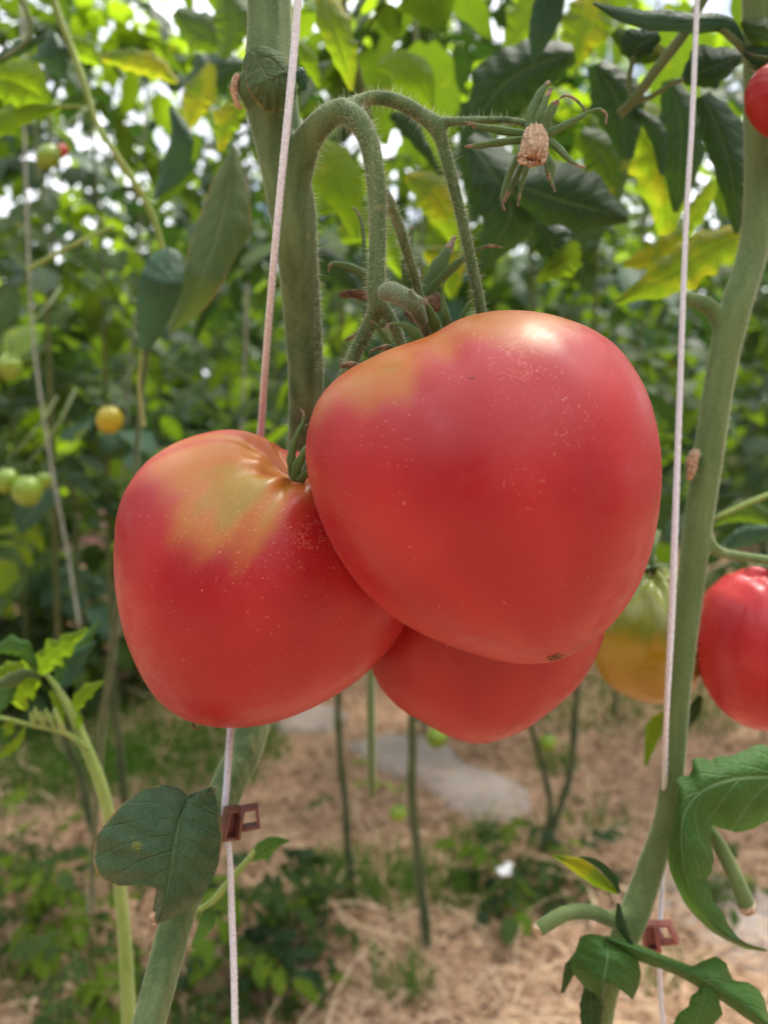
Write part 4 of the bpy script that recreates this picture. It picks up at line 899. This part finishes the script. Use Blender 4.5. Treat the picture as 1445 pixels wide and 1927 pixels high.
mb.tube(pxpath([(650, 206, .222, 17), (680, 190, .224, 13), (712, 184, .225, 13), (755, 194, .226, 14), (795, 218, .227, 15), (820, 238, .227, 17), (832, 270, .228, 13), (846, 320, .229, 12), (861, 380, .231, 11), (875, 440, .233, 11), (892, 520, .236, 11), (908, 600, .240, 11)], 7), 14)
mb.tube(pxpath([(812, 230, .227, 12), (850, 229, .226, 9), (900, 227, .225, 8), (950, 226, .224, 7), (985, 232, .223, 7), (1000, 245, .222, 8)], 6), 12)
mb.tube(pxpath([(714, 350, .224, 12), (735, 385, .229, 11), (752, 430, .233, 11), (768, 480, .238, 10), (785, 540, .245, 9), (800, 600, .252, 9)], 6), 12)
mb.tube(pxpath([(712, 570, .225, 18), (700, 600, .228, 15), (683, 635, .231, 14), (665, 672, .234, 14), (648, 712, .238, 14), (632, 760, .244, 13)], 6), 14)
mb.tube(pxpath([(718, 575, .225, 15), (738, 605, .228, 12), (752, 640, .232, 11), (762, 690, .236, 10)], 5), 12)
st = link('stem', remeshed(mb, .00055, 9), M_STEM, main)
# hairs: long on the truss's upper side, short and dense everywhere
def k_truss(c, n):
    cc = (c - np.array(EYE)); Dd = cc @ np.array(FWD); x = cc[:, 0] / Dd * F + CX; y = -(cc @ np.array(UP)) / Dd * F + CY
    return ((x > 590) & (y < 700)).astype(float)
hairs(main, st.data, main.location, 2300, .0012, .0038, .000040, keep=k_truss, bend=.25)
hairs(main, st.data, main.location, 14000, .0002, .0007, .000022, keep=k_truss, bend=.5, name='fuzz')
hairs(main, st.data, main.location, 15000, .0002, .0007, .000022, bend=.5, name='fuzz')
hairs(main, st.data, main.location, 900, .0010, .0028, .000022, bend=.4)

# pedicel that carries the largest tomato
mb = MB()
mb.tube(pxpath([(722, 552, .212, 15), (735, 549, .209, 18), (755, 557, .206, 18), (775, 570, .204, 18), (787, 578, .204, 19)], 5), 16)
mb.tube(pxpath([(783, 580, .205, 16), (790, 596, .207, 13), (798, 612, .211, 11), (806, 632, .216, 10), (812, 650, .222, 10)], 5), 14)
mb.tube(pxpath([(786, 574, .203, 9), (777, 560, .202, 8), (770, 545, .201, 5)], 4), 10)
pm = link('pedicel', remeshed(mb, .0004, 4), M_TRUSS, big)
hairs(big, pm.data, big.location, 5200, .0002, .0007, .000018, name='fuzz')
S1 = [
 [(826, 640, .212, 14), (820, 612, .209, 15), (812, 590, .207, 11), (803, 572, .206, 6), (799, 560, .206, 3)],
 [(846, 618, .214, 13), (838, 590, .211, 12), (834, 565, .210, 7), (832, 545, .209, 4), (836, 532, .208, 2), (840, 529, .208, 1.5)],
 [(870, 606, .222, 8), (872, 590, .221, 6), (878, 576, .220, 3.5), (884, 568, .220, 2.5), (888, 570, .220, 2)],
 [(796, 650, .208, 12), (784, 630, .206, 13), (768, 614, .205, 10), (748, 609, .205, 6), (732, 611, .205, 5), (728, 618, .205, 3)],
 [(744, 662, .222, 10), (728, 640, .221, 9), (714, 620, .220, 6), (702, 608, .219, 4), (697, 604, .219, 2)],
 [(745, 668, .212, 8), (735, 655, .211, 9), (722, 653, .210, 7), (708, 657, .210, 3), (698, 660, .210, 2.5), (696, 667, .210, 2)],
 [(690, 692, .214, 8), (674, 688, .213, 8), (658, 684, .212, 7), (645, 688, .212, 6), (640, 680, .212, 3)],
 [(812, 648, .218, 8), (800, 625, .22, 8), (790, 610, .222, 4)],
]
for i, q in enumerate(S1):
    so_ = sepal(big, q, M_SEPALD if i in (5, 6) else M_SEPAL)
    if i in (0, 1, 3): hairs(big, so_.data, big.location, 160, .0003, .0013, .000016)
S2 = [   # calyx of the fruit hanging behind
 [(766, 560, .248, 13), (767, 510, .246, 15), (770, 465, .245, 11), (776, 432, .245, 5), (777, 425, .245, 2)],
 [(795, 560, .252, 16), (822, 510, .252, 20), (842, 475, .252, 13), (856, 445, .253, 5)],
 [(790, 570, .250, 12), (835, 520, .248, 12), (880, 482, .247, 9), (915, 464, .246, 5), (945, 466, .246, 2)],
 [(720, 560, .252, 12), (695, 525, .251, 13), (665, 505, .250, 11), (632, 496, .249, 7), (620, 500, .248, 4), (618, 514, .248, 2)],
 [(690, 600, .262, 9), (688, 540, .262, 9), (684, 440, .262, 6), (676, 405, .262, 4), (664, 390, .262, 3)],
 [(740, 600, .256, 10), (690, 620, .258, 9), (650, 640, .26, 4)],
 [(730, 565, .256, 10), (690, 555, .256, 12), (655, 552, .256, 10), (638, 556, .256, 5)],
]
for i, q in enumerate(S2): sepal(low, q, M_SEPDRY if i == 6 else M_SEPAL)
sepal(low, [(830, 560, .247, 14), (780, 590, .246, 18), (770, 600, .246, 12)], M_SEPDRY, 'dried_petal')
S3 = [
 [(553, 900, .222, 10), (549, 872, .219, 11), (552, 840, .217, 9), (562, 812, .216, 6), (571, 792, .216, 4), (571, 776, .216, 2.5), (560, 766, .216, 2)],
 [(556, 905, .219, 11), (560, 878, .216, 12), (572, 855, .214, 10), (586, 830, .214, 7), (594, 806, .214, 4), (583, 798, .213, 3), (574, 802, .213, 2)],
 [(565, 905, .218, 11), (576, 892, .214, 10), (590, 880, .212, 7)],
]
for q in S3:
    so_ = sepal(lef, q); hairs(lef, so_.data, lef.location, 120, .0003, .0012, .000016)
stalk(lef, [(560, 900, .228, 10), (585, 860, .23, 10), (612, 800, .24, 11), (632, 760, .245, 12)], M_TRUSS, 'pedicel')
stalk(low, [(800, 600, .252, 9), (860, 700, .262, 9), (905, 960, .272, 9), (912, 1010, .272, 9)], M_TRUSS, 'pedicel')

# withered flower at the end of the truss
FD = .221
SF = [[(996, 255, FD, 12), (1000, 215, FD, 12), (1014, 180, FD, 10), (1030, 158, FD, 6), (1034, 152, FD, 3)],
 [(1008, 252, FD - .002, 10), (1018, 215, FD - .003, 10), (1028, 185, FD - .003, 8), (1038, 165, FD - .003, 5)],
 [(1016, 252, FD - .003, 9), (1026, 220, FD - .004, 9), (1038, 198, FD - .004, 6), (1050, 190, FD - .004, 4)],
 [(1024, 252, FD - .002, 8), (1036, 222, FD - .002, 7), (1046, 200, FD - .002, 5), (1052, 192, FD - .002, 3)],
 [(1028, 254, FD, 9), (1060, 238, FD, 9), (1090, 222, FD, 7), (1106, 212, FD, 4), (1125, 206, FD, 3.5), (1139, 214, FD, 3.5), (1139, 234, FD, 3)],
 [(1106, 213, FD, 3.5), (1092, 196, FD, 3.5), (1078, 184, FD, 3.5), (1062, 180, FD, 3), (1050, 188, FD, 1.5)],
 [(992, 252, FD, 9), (950, 246, FD, 10), (915, 240, FD, 8), (893, 236, FD, 6), (878, 230, FD, 3)],
 [(990, 262, FD - .002, 9), (950, 266, FD - .002, 9), (910, 272, FD - .002, 8), (885, 275, FD - .002, 5), (874, 275, FD - .002, 2)],
 [(984, 278, FD - .003, 9), (966, 310, FD - .004, 9), (950, 350, FD - .004, 8), (943, 378, FD - .004, 5), (950, 396, FD - .004, 3)],
 [(990, 290, FD, 8), (975, 325, FD, 8), (960, 355, FD, 6), (948, 380, FD, 4)],
 [(998, 290, FD - .002, 8), (986, 330, FD - .002, 8), (978, 362, FD - .002, 5), (974, 388, FD - .002, 3)],
 [(1022, 285, FD, 8), (1038, 310, FD, 9), (1036, 335, FD, 7), (1040, 350, FD, 4), (1044, 362, FD, 2)],
 [(1026, 285, FD - .002, 6), (1028, 315, FD - .002, 6), (1034, 340, FD - .002, 4)],
 [(1030, 262, FD, 9), (1050, 280, FD, 10), (1070, 300, FD, 7), (1085, 310, FD, 4), (1102, 316, FD, 3)]]
fl = link('flower', MB().tube(pxpath([(1006, 248, FD - .004, 16), (1006, 262, FD - .008, 22), (1005, 280, FD - .011, 24), (1003, 293, FD - .013, 22), (1001, 302, FD - .013, 12)], 5), 66, ridges=11, ridge=.13, wob=.0).mesh(), M_DRY, main)
def sub(o, par): o.location = Vector(o.location) - Vector(par.location); o.parent = par; return o
rs = random.Random(9)
for i, q in enumerate(SF):
    so_ = sepal(main, q, M_SEPALD if i == 5 else M_SEPAL); hairs(main, so_.data, main.location, 170, .0004, .0018, .000018); sub(so_, fl)
for k in range(14):
    a = k * .45; x, y = 1002 + 22 * math.cos(a), 296 + 9 * math.sin(a)
    so_ = sepal(main, [(x, y - 8, FD - .012, 4), (x + rs.uniform(-6, 6), y + 2, FD - .014, 6 * rs.uniform(.6, 1.2)), (x + rs.uniform(-8, 8), y + rs.uniform(2, 12), FD - .013 + rs.uniform(-.002, .002), 3)], M_DRY, 'dried_petal'); sub(so_, fl)

# the plant goes on above the frame: unseen leaves added to shade the fruit
rs = random.Random(77)
for (x, y, D, a, sc_) in ((640, -300, .27, .6, .7), (820, -380, .31, -.3, .8), (980, -260, .36, .4, .8), (1100, -330, .38, 2.4, .9), (700, -420, .38, 1.4, .9), (900, -520, .42, -1.0, 1.0), (760, -560, .34, 2.6, .9), (1050, -560, .46, .9, 1.0), (500, -420, .36, 3.3, .9), (560, -640, .42, 4.2, 1.0)):
    o = bpy.data.objects.new('leaf', VAR[(rs.choice((0, 1)), rs.randrange(5))]); COL.objects.link(o); o.parent = main
    o.location = P(x, y - 90, D) - main.location; o.rotation_euler = (rs.uniform(-.3, .3), rs.uniform(-.3, .2), a); o.scale = (sc_,) * 3
stalk(main, [(505, -70, .232, 40), (500, -300, .235, 36), (560, -700, .27, 28), (620, -1200, .34, 18)], M_STEM, 'upper_stem')
# small round leaf at the node, notched leaf low on the stem
leaf3(main, L_UNDER, [(462, 150), (480, 118), (510, 110), (545, 150), (556, 172)], [(460, 145), (458, 112), (478, 88), (510, 90), (545, 118), (562, 165)], [(466, 155), (480, 190), (505, 212), (530, 208), (552, 190), (560, 172)], [.224, .217, .215, .217], dl=.003, dr=.002, bow=.15, rough=.06)
leaf3(main, L_UNDER, [(470, 100), (500, 140), (528, 205)], [(480, 92), (520, 100), (548, 135), (552, 180), (532, 208)], [(466, 104), (462, 150), (482, 190), (528, 208)], [.2185, .214, .218], dl=.002, dr=.002, bow=.12)
leaf(main, L_TEAL, [(545, 150, .226), (562, 140, .228), (574, 170, .230)], [6, 16, 4], amp=.03)
sepal(main, [(447, 140, .224, 7), (440, 165, .224, 8), (446, 195, .225, 5), (455, 205, .226, 3)], M_DRY, 'scar')
leaf3(main, L_NOTCH, [(356, 1497), (345, 1525), (335, 1562), (329, 1600), (324, 1634), (312, 1690), (298, 1738)],
      [(357, 1497), (400, 1478), (408, 1505), (413, 1540), (420, 1580), (412, 1625), (400, 1655), (382, 1690), (352, 1715), (324, 1728), (305, 1737), (295, 1741)],
      [(354, 1497), (338, 1482), (306, 1476), (275, 1484), (252, 1497), (225, 1517), (202, 1544), (186, 1568), (178, 1590), (176, 1623), (183, 1645), (198, 1657), (223, 1668), (250, 1663), (281, 1651), (290, 1658), (294, 1676), (290, 1700), (284, 1728), (292, 1742)],
      [.232, .226, .222, .220, .219, .219, .221], dl=.007, dr=.009, bow=.14, rough=.05, nrow=80, ncol=12)
hairs(main, [o_ for o_ in main.children if o_.data.materials and o_.data.materials[0] == L_NOTCH][0].data, main.location, 1500, .0002, .0006, .000014, bend=.6, name='fuzz')
sepal(main, [(290, 1715, .2195, 4), (286, 1728, .2190, 6), (292, 1741, .2190, 4)], M_DRY, 'dry_edge')
stalk(main, [(356, 1498, .232, 3), (380, 1490, .24, 4), (405, 1486, .256, 6)], M_STEM, 'stalk')
stalk(main, [(352, 1720, .30, 3), (395, 1700, .30, 6), (430, 1662, .30, 7), (470, 1615, .30, 6), (480, 1600, .30, 3)], M_STEMY, 'side_shoot')
leaf(main, L_RIGHT, [(465, 1620, .30), (492, 1598, .30), (515, 1585, .30), (545, 1582, .30)], [4, 14, 12, 2], [4, 24, 14, 2], amp=.08, fold=.1)
leaf(main, L_RIGHT, [(396, 1700, .30), (388, 1735, .30), (362, 1785, .305)], [4, 18, 4], [4, 14, 4], amp=.05)

# the white string the plant is trained on
lstr = string([(563, -60, .212, 7.6), (556, 60, .212, 7.6), (545, 180, .212, 7.6), (530, 330, .214, 7.1), (516, 480, .220, 7.1), (506, 600, .232, 7.1), (497, 720, .250, 7.1), (490, 820, .272, 7.1), (475, 950, .297, 6.7), (455, 1150, .302, 6.7), (440, 1290, .290, 6.7), (433, 1380, .262, 6.7), (427, 1470, .252, 6.7), (423, 1530, .246, 6.7), (432, 1610, .244, 5.9), (436, 1720, .242, 6.7), (440, 1830, .240, 6.7), (443, 1990, .238, 6.7)], 0, 'bright white string in front of the thick main stem, passing behind the left tomato', n=14)
hairs(lstr, lstr.data, lstr.location, 700, .0005, .0022, .000018, name='fibres', m=M_TWINE, bend=.6)
# loose fibres of that string
# clip closing round string and stem
def clip(px, py, D, label, m, ang=0.0, yaw=.5, s=1.0):
    root = empty('plant_clip', P(px, py, D), label, 'plant clip'); B = Matrix.Translation(root.location) @ Euler((0, ang, yaw)).to_matrix().to_4x4()
    q = s * D / F
    def bars(name, c, w_, h_, dep, th, rot):
        mb = MB(); T = B @ Matrix.Translation(Vector(c) * q) @ rot.to_4x4()
        for (x, z, a, b) in ((0, h_ / 2, w_ + th, th), (0, -h_ / 2, w_ + th, th), (w_ / 2, 0, th, h_ - th), (-w_ / 2, 0, th, h_ - th)):
            mb.box(T @ Matrix.Translation(Vector((x * q, 0, z * q))), (a * q, dep * q, b * q))
        return link(name, bevelled(mb.mesh(), .9 * q, 2), m, root)
    fr = bars('frame', (-12, 0, 0), 26, 56, 22, 7, Euler((0, .12, .35)).to_matrix())
    mb = MB(); mb.box(B @ Matrix.Translation(Vector((-12, 5, 0)) * q) @ Euler((0, .12, .35)).to_matrix().to_4x4(), (22 * q, 5 * q, 50 * q)); link('plate', bevelled(mb.mesh(), .8 * q), m, root)
    bars('loop', (24, 2, 8), 34, 42, 20, 6, Euler((.1, -.18, -.15)).to_matrix())
    mb = MB(); mb.tube([(B @ (Vector((4, -8, -30)) * q), 4.5 * q), (B @ (Vector((6, -8, 0)) * q), 4.5 * q), (B @ (Vector((8, -8, 28)) * q), 4.5 * q)], 10); link('hinge', mb.mesh(), m, root)
    return root
clip(446, 1548, .243, 'brown plastic clip with square loop, beside the notched leaf', M_CLIP, .10, .35, .95)
clip(1232, 1762, .308, 'faded pinkish clip on the right-hand string above the drooping leaf', M_CLIPR, -.3, -.5, .85)

# ================================================================== YOUNG SHOOT AT LEFT
yg = empty('tomato_shoot', P(250, 2050, .40), 'bright lime young tomato shoot leaning in at the lower left', 'tomato shoot')
stalk(yg, [(250, 2050, .40, 14), (243, 1927, .40, 13), (236, 1780, .40, 12), (225, 1660, .40, 11), (208, 1550, .40, 11), (188, 1470, .40, 11), (160, 1400, .40, 10), (135, 1340, .40, 8), (112, 1300, .40, 6), (88, 1268, .40, 4)], M_STEMY, 'stem', 14)
stalk(yg, [(165, 1410, .398, 5), (135, 1385, .395, 5), (95, 1372, .392, 4), (50, 1362, .39, 4), (0, 1350, .385, 4), (-40, 1345, .385, 4)], M_STEMY, 'stalk')
def yl(pts, w_, **k): leaf(yg, k.pop('m', L_LIME), pts, w_, amp=k.pop('amp', .25), teeth=k.pop('teeth', 4), fold=k.pop('fold', .25), **k)
yl([(75, 1270, .40), (95, 1235, .397), (125, 1212, .395), (166, 1181, .394)], [6, 26, 18, 2], amp=.4)
yl([(60, 1262, .40), (52, 1240, .398), (46, 1218, .396)], [8, 12, 2])
yl([(105, 1292, .402), (125, 1255, .405), (155, 1215, .41), (190, 1165, .415)], [4, 22, 14, 2], m=L_RIGHT)
yl([(138, 1350, .40), (145, 1325, .40), (165, 1300, .402), (195, 1282, .405)], [3, 12, 14, 2])
yl([(80, 1275, .398), (50, 1268, .39), (20, 1280, .385), (-15, 1292, .38)], [4, 10, 14, 4], m=L_UNDER, amp=.1)
yl([(75, 1280, .40), (50, 1290, .40), (35, 1310, .40), (52, 1335, .40)], [8, 30, 22, 3])
yl([(30, 1280, .395), (10, 1310, .39), (-5, 1345, .385)], [8, 18, 4], m=L_RIGHT)
yl([(95, 1300, .40), (110, 1325, .398), (122, 1362, .398)], [4, 10, 2])
yl([(70, 1262, .40), (48, 1225, .396), (20, 1215, .394), (-12, 1228, .392)], [5, 16, 18, 4], m=L_RIGHT)
yl([(60, 1275, .398), (25, 1262, .39), (-10, 1268, .385)], [5, 20, 8])
yl([(112, 1300, .40), (140, 1262, .402), (150, 1238, .403), (182, 1205, .404)], [4, 16, 14, 2], m=L_TEAL)
yl([(20, 1352, .386), (15, 1372, .385), (-12, 1392, .384)], [5, 12, 4])
yl([(48, 1368, .39), (35, 1395, .388), (15, 1412, .386), (-4, 1430, .385)], [3, 8, 9, 2])
yl([(120, 1345, .397), (105, 1352, .394), (92, 1350, .392)], [3, 9, 2])
yl([(145, 1372, .397), (150, 1355, .396), (148, 1340, .396)], [3, 8, 2])
yl([(-10, 1350, .385), (-5, 1380, .384), (10, 1400, .384)], [6, 14, 3], m=L_RIGHT)
for (x, y) in ((100, 1362), (92, 1352), (82, 1358), (108, 1350), (72, 1350), (116, 1366), (64, 1358)):
    sepal(yg, [(x + 8, y + 12, .393, 2), (x, y, .39, 5), (x - 4, y - 12, .389, 3.5), (x - 5, y - 20, .389, 1)], M_STEMY, 'flower_bud', .8)
hairs(yg, yg.children[0].data, yg.location, 900, .0008, .0020, .00003)
